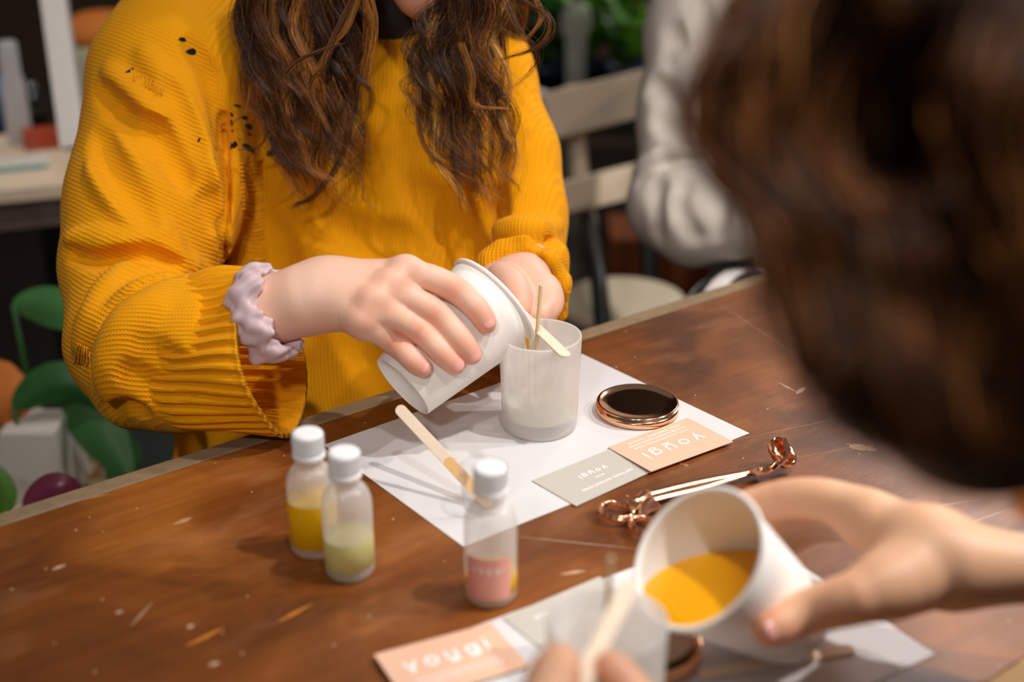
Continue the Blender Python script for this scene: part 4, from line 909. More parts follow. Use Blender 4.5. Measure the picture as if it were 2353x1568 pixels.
def cuff_loft(rings, nrib, amp, name, ns=46, inner=.0034, label=None):
    """rings: (t, C, E1, E2) keyed sections of the tube; ribs run along it"""
    nt_ = nrib*8; ts = np.linspace(0, 1, ns); keys = np.array([r[0] for r in rings]); V = []; UVv = []
    def at(t):
        return [np.array([np.interp(t, keys, [r[1+q][c] for r in rings]) for c in range(3)]) for q in range(3)]
    secs = []
    for t in ts: secs.append(at(t))
    order = [(i, 0) for i in range(ns)]+[(i, 1) for i in range(ns-1, int(ns*.15), -1)]
    for (i, side) in order:
        C, Ea, Eb = secs[i]; t = ts[i]; A = nrm(secs[min(i+1, ns-1)][0]-secs[max(i-1, 0)][0])
        for j in range(nt_):
            a = 2*math.pi*(j/nt_+.004*math.sin(6*t+2.0*math.sin(j/nt_*12))); rd = Ea*math.sin(a)+Eb*math.cos(a); n_ = nrm(rd)
            rib = math.sin(nrib*2*math.pi*j/nt_); rib = math.copysign(abs(rib)**.7, rib)
            am = amp*min(1, t*6+.15)*(1-.75*max(0, (t-.90)/.10)); w_ = .0035*math.sin(3*a+5*t)+.003*math.sin(5*a-4*t+1)
            off = (am*rib*(1 if side == 0 else -.8)+w_*(1-t*.5)) - (inner if side else 0) + (.0012 if (t > .96) else 0)
            V.append(C+rd+n_*off); UVv.append((j/nt_*.43, t*.09*(1 if side == 0 else -1)))
    m_ = len(order); F = np.array([(k*nt_+j, (k+1)*nt_+j, (k+1)*nt_+(j+1) % nt_, k*nt_+(j+1) % nt_) for k in range(m_-1) for j in range(nt_)])
    o = mesh_obj(name, c2w(np.array(V)), F, M['rib'], jumper); UVv = np.array(UVv)
    uv = UVv[F].copy(); w_ = np.abs(uv[:, :, 0].max(1)-uv[:, :, 0].min(1)) > .2; uv[w_] = np.where(uv[w_][:, :, :1] < .1, uv[w_]+np.array([.43, 0]), uv[w_])
    o.data.uv_layers.new(name='knit').data.foreach_set('uv', uv.reshape(-1, 2).astype(np.float32).ravel())
    if label: o['label'] = label
    return o
def sec(t, top, bot, near_dx, dd, d): C = (C2(*top, d)+C2(*bot, d))/2; Ea = C2(*top, d)-C; return (t, C, Ea, np.array([near_dx*d/FPX, 0, dd]))
cuff_loft([sec(0, (395, 652), (372, 968), 8, .062, 1.200), sec(.3, (455, 640), (440, 980), 16, .062, 1.190), sec(.65, (528, 622), (545, 992), 30, .060, 1.180), sec(1, (598, 612), (658, 998), 46, .062, 1.172)], 40, .0021, 'ribbed_cuff')
cuff_loft([sec(0, (1212, 566), (1212, 760), 64, .022, 1.425), sec(.5, (1208, 574), (1216, 758), 70, .020, 1.40), sec(1, (1200, 592), (1214, 745), 74, .012, 1.372)], 30, .0014, 'ribbed_cuff', 20) if False else None
# black top at the neck
fb_ = Field((-.20, .20, 1.34), (-.02, .46, 1.54), .003); fb_.chain([(888, -12, 1.420, 122), (895, -50, 1.408, 116)], .01); Vb, Fb = fb_.mesh(); mesh_obj('black_top', c2w(Vb), Fb, M['black'], woman)
# --- hair: thousands of strands gathered in wavy locks
def strands(P, r, colr):
    """P (n,k,3) world, r (k,), colr (n,3) root colour, returns V, F, tint (three sided tubes)"""
    n, k, _ = P.shape; T = np.gradient(P, axis=1); T /= np.linalg.norm(T, axis=2, keepdims=True)+1e-12
    ref = np.array([.35, .9, .2]); N1 = np.cross(T, ref); N1 /= np.linalg.norm(N1, axis=2, keepdims=True)+1e-9; N2 = np.cross(T, N1)
    V = np.stack([P+r[None, :, None]*(math.cos(a)*N1+math.sin(a)*N2) for a in (0, 2.094, 4.189)], 2).reshape(-1, 3)
    b = (np.arange(n)[:, None]*k+np.arange(k-1)[None])*3; F = []
    for j in range(3): F.append(np.stack([b+j, b+(j+1) % 3, b+3+(j+1) % 3, b+3+j], -1).reshape(-1, 4))
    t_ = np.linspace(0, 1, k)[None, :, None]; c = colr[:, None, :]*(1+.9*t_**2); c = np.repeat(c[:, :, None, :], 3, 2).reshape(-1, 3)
    return V, np.vstack(F), np.clip(c, 0, 1)
def lock(guide, n, spread, curl, turns, k=34, col=None, rad=.00030, seed=0, tipspread=1.0, flat=.8):
    rg = np.random.default_rng(seed); G = catmull([C2(*g) for g in guide], k); t = np.linspace(0, 1, k)
    ph = rg.uniform(0, 6.28); amp = curl*(.25+.75*t)*(1-.25*t**3); hel = np.stack([amp*np.cos(ph+turns*6.283*t), amp*.35*np.sin(ph*1.7+turns*6.283*t), amp*.8*np.sin(ph+turns*6.283*t)], 1); G = G+hel
    off = rg.normal(0, 1, (n, 1, 3))*np.array([1, .4, flat]); prof = (spread*(1-.55*t**1.5)*(1+.6*(tipspread-1)*t**3))[None, :, None]
    f1 = rg.uniform(1.5, 4.0, (n, 1)); p1 = rg.uniform(0, 6.28, (n, 1)); wob = np.stack([np.sin(f1*6.28*t+p1), .4*np.sin(f1*5*t+p1*2), np.cos(f1*6.28*t+p1*1.3)], 2)*(spread*.35*(.3+t))[None, :, None]
    ln = rg.uniform(.72, 1.0, (n, 1)); P = G[None]+off*prof+wob
    # shorten some strands by re-sampling
    idx = t[None]*ln*(k-1); i0 = np.clip(idx.astype(int), 0, k-2); fr_ = (idx-i0)[..., None]; ar = np.arange(n)[:, None]; P = P[ar, i0]*(1-fr_)+P[ar, i0+1]*fr_
    alt = np.array([H_D, H_M, H_G])[rg.choice(3, n, p=[.4, .38, .22])]; bl = rg.uniform(0, .75, (n, 1))**1.5; c = (np.asarray(col)*(1-bl)+alt*bl)*rg.uniform(.6, 1.5, (n, 1)); r = rad*(1-.75*t**4)
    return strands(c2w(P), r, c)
H_D = np.array(lin(32, 14, 5)); H_M = np.array(lin(78, 43, 17)); H_G = np.array(lin(150, 95, 38)); H_L = np.array(lin(200, 144, 70))
def woman_hair():
    rg = np.random.default_rng(21); parts = []; sd = 0
    def pickc(p): u = rg.random(); return H_D if u < p[0] else H_M if u < p[1] else H_G if u < p[2] else H_L
    yk = [0, 120, 240, 350, 430]; xl = {0: (548, 835), 120: (558, 838), 240: (598, 832), 350: (640, 836), 430: (676, 832)}; xr = {0: (992, 1150), 120: (952, 1142), 240: (955, 1160), 350: (985, 1178), 430: (1030, 1172)}
    for side, xx, n in (('l', xl, 50), ('r', xr, 40)):
        for i in range(n):
            s = (i+rg.uniform(-.4, .4))/(n-1); s = min(max(s, 0), 1); lay = rg.uniform(0, 1); dep = 1.300+.030*lay
            x0, y0 = ((850-90*(1-s), -330) if side == 'l' else (1045+70*s, -330)); end = rg.uniform(360, 500) if lay > .3 else rg.uniform(230, 430)
            g = [(900+(-25 if side == 'l' else 70), -560, 1.42), (x0, y0, 1.32), ((xx[0][0]*(1-s)+xx[0][1]*s)*.6+x0*.4, -130, 1.305)]
            for y in yk:
                if y > end-30: break
                a, b_ = xx[y]; g.append((a*(1-s)+b_*s+rg.normal(0, 6), y, dep+.012*(y/430)))
            a, b_ = xx[430] if end > 350 else xx[350]; g.append((a*(1-s)+b_*s+rg.normal(0, 22), end, dep+.018))
            parts.append(lock(g, 42 if lay < .7 else 30, rg.uniform(.0028, .0062), rg.uniform(.006, .0145), rg.uniform(2.2, 4.8), 44, pickc((.40, .80, .95)), .00024, sd, 1.8)); sd += 1
    # stray curls that leave the mass
    for g, n, sp, cu in (([(1120, -60, 1.29), (1190, -10, 1.285), (1250, 30, 1.28), (1262, 70, 1.28), (1235, 108, 1.28), (1170, 130, 1.29), (1130, 150, 1.30)], 30, .0028, .002),
                         ([(1170, -60, 1.28), (1222, -10, 1.28), (1240, 40, 1.28), (1200, 90, 1.28), (1150, 60, 1.29)], 14, .0025, .001), ([(1150, -40, 1.28), (1190, 60, 1.28), (1235, 120, 1.29), (1225, 160, 1.30), (1170, 210, 1.31)], 16, .003, .001),
                         ([(960, 200, 1.31), (962, 290, 1.315), (990, 355, 1.32), (1040, 392, 1.325), (1095, 420, 1.33), (1122, 460, 1.33), (1140, 510, 1.335)], 34, .0016, .0008), ([(965, 240, 1.31), (975, 330, 1.32), (1030, 385, 1.325), (1080, 400, 1.33)], 14, .0016, .001),
                         ([(575, 200, 1.31), (560, 260, 1.315), (520, 290, 1.32)], 7, .001, .001), ([(590, 220, 1.31), (610, 300, 1.315), (590, 340, 1.32), (530, 345, 1.325)], 9, .0012, .001), ([(815, 360, 1.32), (832, 420, 1.325), (838, 460, 1.33), (880, 482, 1.335)], 8, .0008, .0005),
                         ([(830, -40, 1.285), (770, 80, 1.28), (740, 160, 1.28), (715, 190, 1.285), (720, 240, 1.285), (755, 290, 1.29)], 36, .0022, .001), ([(840, -60, 1.285), (800, 60, 1.28), (760, 110, 1.28), (728, 170, 1.28), (718, 220, 1.285), (740, 265, 1.29), (760, 310, 1.295)], 26, .0016, .001),
                         ([(780, 100, 1.28), (700, 130, 1.28), (662, 160, 1.28), (660, 190, 1.285), (700, 225, 1.29)], 26, .0018, .001), ([(1060, 100, 1.295), (1085, 180, 1.30), (1090, 240, 1.305), (1150, 250, 1.31), (1175, 250, 1.31)], 20, .002, .001),
                         ([(800, 300, 1.31), (775, 380, 1.32), (720, 450, 1.325), (680, 470, 1.33), (670, 485, 1.33)], 30, .002, .001), ([(1150, 230, 1.31), (1178, 300, 1.32), (1180, 370, 1.325), (1160, 430, 1.33)], 20, .0018, .001)):
        colr = H_L if sd in (111, 112, 113, 104, 105) else H_G if sd % 2 else H_M
        parts.append(lock(g, n, sp, cu, 1.2, 36, colr, .00024, sd, 2.0)); sd += 1
    # the front hairline, parted in the middle and falling past the temples
    for i in range(44):
        sg = -1 if i % 2 else 1; f = rg.random()
        P = [HP(sg*.004, .122-.030*f, -.02+.075*f), HP(sg*.040, .116-.036*f, -.015+.080*f), HP(sg*.074, .070-.02*f, .0+.055*f), HP(sg*.088, .005, -.005+.035*f), HP(sg*.090, -.07, -.005+.03*f), HP(sg*.086, -.15, .0+.02*f)]
        g = [(CX+p[0]/p[2]*FPX, CY-p[1]/p[2]*FPX, p[2]) for p in P]; parts.append(lock(g, 44, .0060, .002, 1.6, 26, pickc((.45, .85, .97)), .0004, 1500+i))
    # the crown and the back of the head
    for i in range(60):
        a = rg.uniform(-math.pi*.62, math.pi*.62); q = HP(0, 0, 0); tp = HP(0, .125, -.03)
        P = [tp, HP(.088*math.sin(a), .08, -.02-.10*math.cos(a)), HP(.098*math.sin(a), -.02, -.02-.105*math.cos(a)), HP(.10*math.sin(a), -.12, -.02-.09*math.cos(a)), HP(.09*math.sin(a), -.2, -.03-.06*math.cos(a))]
        g = [(CX+p[0]/p[2]*FPX, CY-p[1]/p[2]*FPX, p[2]) for p in P]; parts.append(lock(g, 40, .007, .004, 2, 24, pickc((.5, .9, .98)), .0004, 900+i))
    return parts
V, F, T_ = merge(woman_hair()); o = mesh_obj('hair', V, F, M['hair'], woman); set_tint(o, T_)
# ================================================================= the near person: two hands, hair falling over the table
near = thing('person', 'blurred person in the near foreground with brown hair, tipping a paper cup', 'person', (0.62, 0.25, 0))
nd = np.array([0, 0, -1.0])@BAS.T                                           # world down in the camera frame
fn = Field(C2(1640, 1560, .80)+np.array([0, -.02, -.0]), (.40, -.055, .99), .0016)
fn.lo = np.array([.105, -.215, .78]); fn.n = np.ceil((np.array([.345, -.062, .965])-fn.lo)/fn.h).astype(int)+1; fn.f = np.full(fn.n, .2, np.float32)
palmN = [([(2420, 1312, .86, 64), (2320, 1306, .86, 62), (2200, 1300, .862, 84), (2125, 1268, .870, 88)], .02), ([(2130, 1250, .885, 80), (2010, 1212, .895, 66)], .02), ([(2130, 1290, .865, 80), (2040, 1340, .850, 66)], .02)]
oc = lambda px, py, r: (lambda P: (P, r*P[2]/FPX))(on_cup(px, py, r, nearA, nearB, .001, .60, 1.0))
fingN = [[J3(2010, 1195, .905, 58), J3(1900, 1150, .915, 44), J3(1800, 1148, .925, 40), J3(1700, 1172, .935, 34)],
         [J3(2010, 1205, .920, 50), J3(1892, 1168, .945, 40), J3(1795, 1188, .955, 36), J3(1730, 1230, .955, 32)],
         [J3(2015, 1215, .930, 46), J3(1900, 1188, .960, 36), J3(1812, 1206, .968, 33), J3(1755, 1250, .965, 30)],
         [J3(2025, 1225, .930, 42), J3(1925, 1208, .965, 32), J3(1855, 1222, .972, 29), J3(1800, 1258, .968, 26)],
         [J3(2080, 1335, .850, 70), J3(1965, 1375, .838, 56), oc(1850, 1408, 45), oc(1765, 1450, 36)]]
hand_field(fn, palmN, fingN, .016, .006)
Va, Fa = fn.mesh(); pn = [(Va, Fa, skin_tint(Va, [(fingN[4][-1][0], .016, RED, .7), (fingN[4][1][0], .02, RED, .3), (fingN[0][2][0], .02, RED, .3)], np.array(lin(226, 176, 140))))]
# her other hand holds a stick at the bottom edge
fm = Field((.0, -.31, .56), (.105, -.135, .78), .0016)
palmM = [([(1450, 2050, .62, 150), (1400, 1850, .65, 120)], .02)]
fingM = [[J3(1340, 1900, .64, 90), J3(1240, 1720, .67, 62), J3(1262, 1590, .695, 56), J3(1285, 1530, .703, 48)],
         [J3(1470, 1850, .66, 66), J3(1490, 1690, .70, 52), J3(1450, 1600, .718, 45), J3(1400, 1535, .722, 38)],
         [J3(1540, 1880, .66, 62), J3(1560, 1730, .71, 50), J3(1500, 1640, .735, 44), J3(1430, 1600, .735, 36)],
         [J3(1600, 1920, .66, 56), J3(1610, 1790, .71, 48), J3(1550, 1700, .735, 42), J3(1480, 1670, .735, 34)],
         [J3(1640, 1980, .66, 50), J3(1640, 1860, .70, 44), J3(1590, 1770, .73, 38), J3(1520, 1740, .73, 32)]]
hand_field(fm, palmM, fingM, .014, .006)
Va, Fa = fm.mesh(); pn.append((Va, Fa, skin_tint(Va, [(fingM[1][-1][0], .014, RED, .5), (fingM[0][-1][0], .012, RED, .2)], np.array(lin(226, 172, 138)))))
# arms, torso, neck and head
fb2 = Field((-.03, -.75, .20), (.80, .42, 1.0), .012)
fb2.cap((.326, -.1415, .8615), (.50, -.20, .78), .0185, .034, .02); fb2.cap((.50, -.20, .78), (.52, .02, .48), .036, .048, .02)
fb2.cap(C2(1400, 1950, .64)+np.array([.01, -.01, -.01]), (.30, -.33, .42), .024, .036, .02); fb2.cap((.30, -.33, .42), (.40, -.03, .34), .036, .048, .02)
fb2.cap((.50, .00, .46), (.42, -.02, .36), .065, .065, .05)
tp_ = np.array([.47, -.03, .42]); fb2.cap(tp_, tp_+nd*.42+np.array([.05, 0, 0]), .125, .13, .06); fb2.cap(tp_, (.30, .11, .47), .06, .055, .04)
nh = np.array([.215, .175, .52]); nf_, nu_ = nrm(np.array([-.55, -.75, .35])), nrm(np.array([-.2, .75, .6])); nu_ = nrm(nu_-nf_*np.dot(nu_, nf_)); NR = np.stack([np.cross(nf_, nu_), nu_, nf_], 1)
NP = head_field(fb2, nh, nf_, nu_)
Va, Fa = fb2.mesh(); pn.append((Va, Fa, np.tile(np.array(lin(222, 168, 134)), (len(Va), 1))))
V, F, T_ = merge(pn); o = mesh_obj('body', c2w(V), F, M['skin'], near); set_tint(o, T_)
tt_ = nrm(fingN[4][-1][0]-fingN[4][-2][0]); nail(fingN[4][-1][0], tt_, np.array([-.2, .1, -1.0]), fingN[4][-1][1], .0065, .0062, o)
fsw = Field((.20, -.75, .20), (.85, .10, .80), .012); fsw.cap(tp_, tp_+nd*.45+np.array([.05, 0, 0]), .142, .15, .05); fsw.cap((.505, -.06, .56), (.52, .02, .48), .050, .062, .03); fsw.cap((.36, -.16, .36), (.40, -.03, .34), .050, .062, .03)
fsw.cap((.515, .01, .47), (.41, -.02, .35), .08, .08, .05)
Va, Fa = fsw.mesh(); mesh_obj('dark_top', c2w(Va), Fa, M['black'], near)
def near_hair():
    fc_ = Field((.065, -.075, .36), (.36, .30, .68), .005)
    fc_.chain([(2330, -330, .56, 500), (2290, 60, .55, 520), (2240, 320, .54, 500), (2250, 620, .52, 400), (2260, 860, .505, 290), (2300, 960, .50, 110)], .02)
    for pts, r_ in (([(1840, 40), (1760, 250), (1800, 480), (1900, 700), (2010, 900)], 46), ([(2080, 420), (2060, 560), (2080, 760), (2140, 920)], 50), ([(2353, 30), (2220, 90), (2150, 170)], 60), ([(2353, 210), (2250, 250), (2180, 330)], 44), ([(2330, 420), (2300, 600), (2280, 800)], 36)): fc_.stroke(pts, r_, .02, 'add', -.001, 18)
    for pts, r_ in (([(1960, 100), (1930, 260), (1980, 430), (2010, 540)], 70), ([(2110, 120), (2080, 240), (2100, 360)], 60), ([(2200, 500), (2190, 700), (2230, 880)], 60), ([(1900, 560), (1960, 760)], 26)): fc_.stroke(pts, r_, .02, 'carve', .004, 18)
    Vc, Fc = fc_.mesh(); tc_ = np.tile(np.array(lin(44, 25, 13)), (len(Vc), 1)); parts = [(c2w(Vc), Fc, tc_)]
    rg = np.random.default_rng(5); pal = [np.array(lin(38, 20, 10)), np.array(lin(98, 56, 26)), np.array(lin(150, 94, 46)), np.array(lin(190, 126, 66))]
    # keyed flow: left outline to inner lines
    L_ = [(2010, -420), (1890, -230), (1790, -40), (1715, 80), (1668, 190), (1655, 300), (1700, 410), (1775, 520), (1820, 660), (1885, 830), (1960, 980), (2080, 1062)]
    R_ = [(2800, -420), (2800, -240), (2780, -60), (2760, 100), (2740, 240), (2720, 380), (2680, 500), (2640, 620), (2610, 740), (2560, 860), (2500, 960), (2460, 1010)]
    for i in range(150):
        s = (i+.5)/150; dj = rg.normal(0, 20); g = []
        u = s
        dark = rg.random() < (.75 if .30 < s < .52 else .15)  # shade between the lit streaks put into strand colour as a dark band
        for k_, (a, b_) in enumerate(zip(L_, R_)):
            if k_ > 8 and rg.random() < .06: break
            px = a[0]*(1-u)+b_[0]*u+dj+28*math.sin(k_*.9+i); py = a[1]*(1-u)+b_[1]*u
            d = fc_.surf(min(px, 2690), py); d = (d if d is not None else .50)
            g.append((px, py, d-.004-.004*rg.random()))
        col = pal[0] if dark else pal[rg.choice([0, 1, 2, 3], p=[.30, .34, .24, .12])]
        parts.append(lock(g, 16, .006, .004, 1.5, 28, col, .0009, 5000+i, 1.2))
    # hair over the crown and back of the head
    cp = Field(nh-.19, nh+.19, .006); cp.ell(NP(0, .035, -.028), (.094, .108, .104), .02, 'add', NR); cp.ell(NP(0, -.045, .105), (.072, .105, .075), .02, 'carve', NR); cp.ell(NP(0, -.09, -.06), (.07, .09, .07), .03, 'add', NR)
    Vc, Fc = cp.mesh(); parts.append((c2w(Vc), Fc, np.tile(pal[0], (len(Vc), 1))))
    for i in range(90):
        a = rg.uniform(-math.pi*.72, math.pi*.72); s_, c_ = math.sin(a), math.cos(a)
        P = [NP(.01*s_, .140, -.03), NP(.070*s_, .118, -.03-.075*c_), NP(.099*s_, .04, -.03-.110*c_), NP(.102*s_, -.05, -.04-.110*c_), NP(.095*s_, -.14, -.05-.09*c_), NP(.085*s_, -.22, -.05-.07*c_)]
        g = [(CX+p[0]/p[2]*FPX, CY-p[1]/p[2]*FPX, p[2]) for p in P]; parts.append(lock(g, 18, .006, .003, 1.6, 18, pal[rg.choice([0, 1, 2], p=[.45, .4, .15])], .0008, 7000+i, 1.2))
    return parts
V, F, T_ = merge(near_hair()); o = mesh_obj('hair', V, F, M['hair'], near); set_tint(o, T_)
s0 = C2(1452, 1336, .770); s1 = C2(1325, 1585, .706); o = flat_stick(c2w(s1), c2w(s0), .0098, .0018, np.cross(nrm(c2w(s0)-c2w(s1)), nrm(CAM-c2w(s0)))).build('stirring_stick', M['wood'], None, bevel=.0004)
tag(o, 'blurred wooden stirring stick held upright in the near hand over the jar', 'stick')
# ================================================================= the person in the grey shirt behind the table
guest = thing('person', 'person in a loose grey shirt and striped trousers sitting behind the far table edge', 'person', D(1950, 700, 1.95)*np.array([1, 1, 0]))
fg = Field((.10, -.32, 1.55), (.75, .62, 2.35), .007)
fg.chain([(1950, -150, 2.0, 200), (1960, 600, 2.02, 220)], .05, sz=.7)
fg.chain([(1640, -150, 1.92, 120), (1605, 80, 1.88, 112), (1590, 260, 1.84, 112), (1580, 400, 1.81, 116)], .04)
fg.chain([(1700, -170, 1.95, 130), (1950, -190, 2.0, 150)], .05)
fg.chain([(2210, -130, 2.03, 120), (2340, 330, 1.98, 100), (2230, 500, 1.90, 84)], .03)
fg.chain([(1560, 470, 1.79, 122), (1600, 500, 1.76, 108), (1700, 510, 1.72, 78), (1740, 500, 1.70, 66)], .02)
G = lambda pts, r, k=.02, op='carve', off=0.0: fg.stroke(pts, r, k, op, off, 14)
G([(1462, 420), (1520, 378), (1600, 362), (1700, 382)], 12, .010, 'carve', .0); G([(1460, 390), (1530, 345), (1610, 335), (1690, 350)], 14, .012, 'add', -.002)
G([(1545, 60), (1570, 150), (1640, 220)], 16, .02); G([(1500, 190), (1540, 220), (1560, 270)], 14, .02); G([(1600, -20), (1630, 80), (1650, 180)], 14, .02); G([(1560, 130), (1600, 200), (1660, 250)], 14, .02, 'add'); G([(1510, 260), (1560, 300), (1620, 310)], 12, .02)
for x, q_ in ((1510, 0), (1575, 3), (1660, -2)): G([(x, 415), (x-10-q_*4, 470), (x+8*q_, 550)], 7, .018, 'carve', .006)
Va, Fa = fg.mesh(); M['shirt'] = plain('grey_linen', lin(192, 182, 172), 0.85, noise=.06, nscale=40, bump=.4, bscale=300); mesh_obj('grey_shirt', c2w(Va), Fa, M['shirt'], guest)
fq = Field((.10, -.75, 1.55), (.85, .95, 2.35), .012)
fq.chain([(1950, -100, 2.0, 150), (1960, 560, 2.02, 170)], .04, sz=.6); fq.chain([(1640, -120, 1.92, 80), (1585, 440, 1.80, 75)], .03); fq.chain([(1585, 470, 1.79, 60), (1760, 500, 1.69, 42), (1840, 520, 1.66, 36)], .02)
fq.chain([(1700, -150, 1.95, 90), (2150, -150, 2.05, 90)], .03); fq.chain([(1950, -200, 2.0, 80), (1950, -320, 2.0, 75)], .03)
GP = head_field(fq, C2(1960, -480, 1.98), nrm([-.5, -.4, -.75]), nrm([0, .9, -.3]))
fq.chain([(2210, -90, 2.03, 78), (2330, 330, 1.98, 66), (2200, 520, 1.88, 48)], .03)
fgh = Field((.30, .08, 1.54), (.46, .20, 1.74), .002); hand_field(fgh, [([(1780, 506, 1.685, 40), (1850, 512, 1.655, 36)], .01), ([(1850, 512, 1.655, 34), (1900, 520, 1.640, 32)], .01)],
    [[J3(1905, 500, 1.645, 18), J3(1940, 500, 1.630, 15), J3(1958, 516, 1.622, 13)], [J3(1912, 514, 1.640, 18), J3(1950, 516, 1.625, 15), J3(1966, 534, 1.618, 13)], [J3(1908, 528, 1.638, 17), J3(1944, 532, 1.624, 15), J3(1958, 550, 1.620, 12)], [J3(1898, 540, 1.636, 16), J3(1928, 546, 1.624, 13), J3(1940, 560, 1.622, 11)], [J3(1860, 505, 1.640, 20), J3(1890, 500, 1.615, 17), J3(1920, 516, 1.600, 14)]], .008, .004)
Va, Fa = fq.mesh(); Vb2, Fb2 = fgh.mesh(); Fa = np.vstack([Fa, Fb2+len(Va)]); Va = np.vstack([Va, Vb2]); eyes(GP, guest, BROW)
o = mesh_obj('body', c2w(Va), Fa, M['skin'], guest); set_tint(o, np.tile(SKIN, (len(Va), 1)))
m, nt, N, L, b = new_mat('striped_cloth'); tc = N.new('ShaderNodeTexCoord'); wv = N.new('ShaderNodeTexWave'); wv.inputs['Scale'].default_value = 6.5; mpp = N.new('ShaderNodeMapping'); mpp.inputs['Rotation'].default_value = (0, 0, .75)
L.new(tc.outputs['Object'], mpp.inputs[0]); L.new(mpp.outputs[0], wv.inputs['Vector']); rp_ = N.new('ShaderNodeValToRGB'); rp_.color_ramp.elements[0].position = .40; rp_.color_ramp.elements[1].position = .5
rp_.color_ramp.elements[0].color = (.02, .02, .02, 1); rp_.color_ramp.elements[1].color = (*lin(222, 216, 212), 1); L.new(wv.outputs[0], rp_.inputs[0]); L.new(rp_.outputs[0], b.inputs['Base Color']); b.inputs['Roughness'].default_value = .85
ftz = Field((.05, -.50, 1.45), (.80, .10, 2.25), .012); ftz.chain([(1960, 760, 2.02, 190), (1700, 760, 1.74, 130), (1640, 1150, 1.95, 90)], .03); ftz.chain([(1980, 760, 2.02, 190), (1920, 760, 1.70, 130), (1900, 1200, 1.9, 90)], .03)
Va, Fa = ftz.mesh(); mesh_obj('striped_trousers', c2w(Va), Fa, m, guest)
def guest_hair():
    rg = np.random.default_rng(77); parts = []
    for i in range(30):
        sg = -1 if i % 2 else 1; f = rg.random(); P = [GP(sg*.004, .110-.03*f, -.01+.075*f), GP(sg*.045, .104-.034*f, -.01+.075*f), GP(sg*.076, .060-.02*f, .0+.050*f), GP(sg*.084, .00, -.005+.03*f)]
        g = [(CX+p[0]/p[2]*FPX, CY-p[1]/p[2]*FPX, p[2]) for p in P]; parts.append(lock(g, 30, .006, .002, 1.0, 14, H_D if rg.random() < .6 else H_M, .0008, 9500+i, 1.1))
    for i in range(110):
        a = rg.uniform(-math.pi*.68, math.pi*.68); s_, c_ = math.sin(a), math.cos(a); q = rg.uniform(.5, 1)
        P = [GP(.01*s_, .125, -.02), GP(.066*s_, .105, -.02-.070*c_), GP(.086*s_, .045, -.02-.092*c_), GP(.088*s_, .045-.07*q, -.02-.094*c_), GP(.084*s_, .045-.12*q, -.02-.086*c_)]
        g = [(CX+p[0]/p[2]*FPX, CY-p[1]/p[2]*FPX, p[2]) for p in P]; parts.append(lock(g, 24, .007, .002, 1.0, 14, H_D if rg.random() < .6 else H_M, .0009, 9000+i, 1.1))
    return merge(parts)
V, F, T_ = guest_hair(); o = mesh_obj('hair', V, F, M['hair'], guest); set_tint(o, T_)
# ================================================================= things behind the table
PALEW = plain('cream_painted_wood', lin(236, 212, 184), .6, noise=.12, nscale=12); DKM = plain('dark_green_metal', lin(34, 40, 34), .5)
def board(pts, d, th, name, mat, parent, dd=None):
    P = [D(x, y, (d if dd is None else dd[i])) for i, (x, y) in enumerate(pts)]; n_ = nrm(np.cross(P[1]-P[0], P[2]-P[0])); n_ = n_ if n_@FW > 0 else -n_
    return MB().prism(P, n_*th).build(name, mat, parent, bevel=.003)
def folding_chair(label, q, base):
    t = thing('folding_chair', label, 'chair', base)
    x = lambda p: p[0]*q[0]+q[2]; 
    return t
bd = 2.25; cb = D(1430, 760, 2.15); t = thing('folding_chair', 'cream slatted folding chair with a round seat behind the far table edge', 'chair', cb*np.array([1, 1, 0]))
board([(1250, 214), (1486, 158), (1478, 268), (1272, 322)], bd, .022, 'backrest_slat', PALEW, t, [2.25, 2.36, 2.36, 2.25]); board([(1290, 420), (1480, 372), (1474, 452), (1302, 492)], bd, .020, 'backrest_slat', PALEW, t, [2.24, 2.34, 2.34, 2.24])
MB().tube([D(1312, 200, 2.33), D(1335, 420, 2.32), D(1352, 520, 2.30)], .016, 10).build('back_post', PALEW, t, True)
MB().tube([D(1350, 500, 2.30), D(1375, 640, 2.10), D(1392, 800, 2.02)], .013, 10).build('leg', DKM, t, True)
MB().tube([D(1470, 180, 2.38), D(1490, 600, 2.36), D(1500, 900, 2.34)], .015, 10).build('back_post', DKM, t, True)
sc_ = D(1432, 700, 2.14); V, F = lathe([(0, -.022), (.085, -.022), (.098, -.012), (.100, 0), (.094, .010), (.07, .014), (0, .012)], 48, UPM(sc_)); V[:, :2] = (V[:, :2]-sc_[:2])*1.0+sc_[:2]; mesh_obj('seat', V, F, plain('cream_seat', lin(214, 198, 170), .6, noise=.15, nscale=9), t)
for k, (x_, y_) in enumerate(((-.06, -.06), (.07, .03), (0, .08))): MB().tube([sc_+np.array([x_, y_, -.02]), np.array([sc_[0]+x_*1.6, sc_[1]+y_*1.6, .005])], .010, 8).build('leg', DKM, t, True)
o = t
c_ = D(1228, 265, 2.7); t = thing('folding_chair', 'another pale chair back showing just beside the yellow sleeve', 'chair', c_*np.array([1, 1, 0]))
V, F = lathe([(0, -.012), (.045, -.012), (.052, 0), (.045, .012), (0, .012)], 32, frame(c_, -FW, (0, 0, 1))); mesh_obj('backrest', V, F, plain('pale_grey_paint', lin(214, 206, 200), .6), t)
for s_ in (-.03, .03): MB().tube([c_+np.array([s_, 0.014, .03]), np.array([c_[0]+s_*2, c_[1]+.10, .005])], .009, 8).build('leg', DKM, t, True)
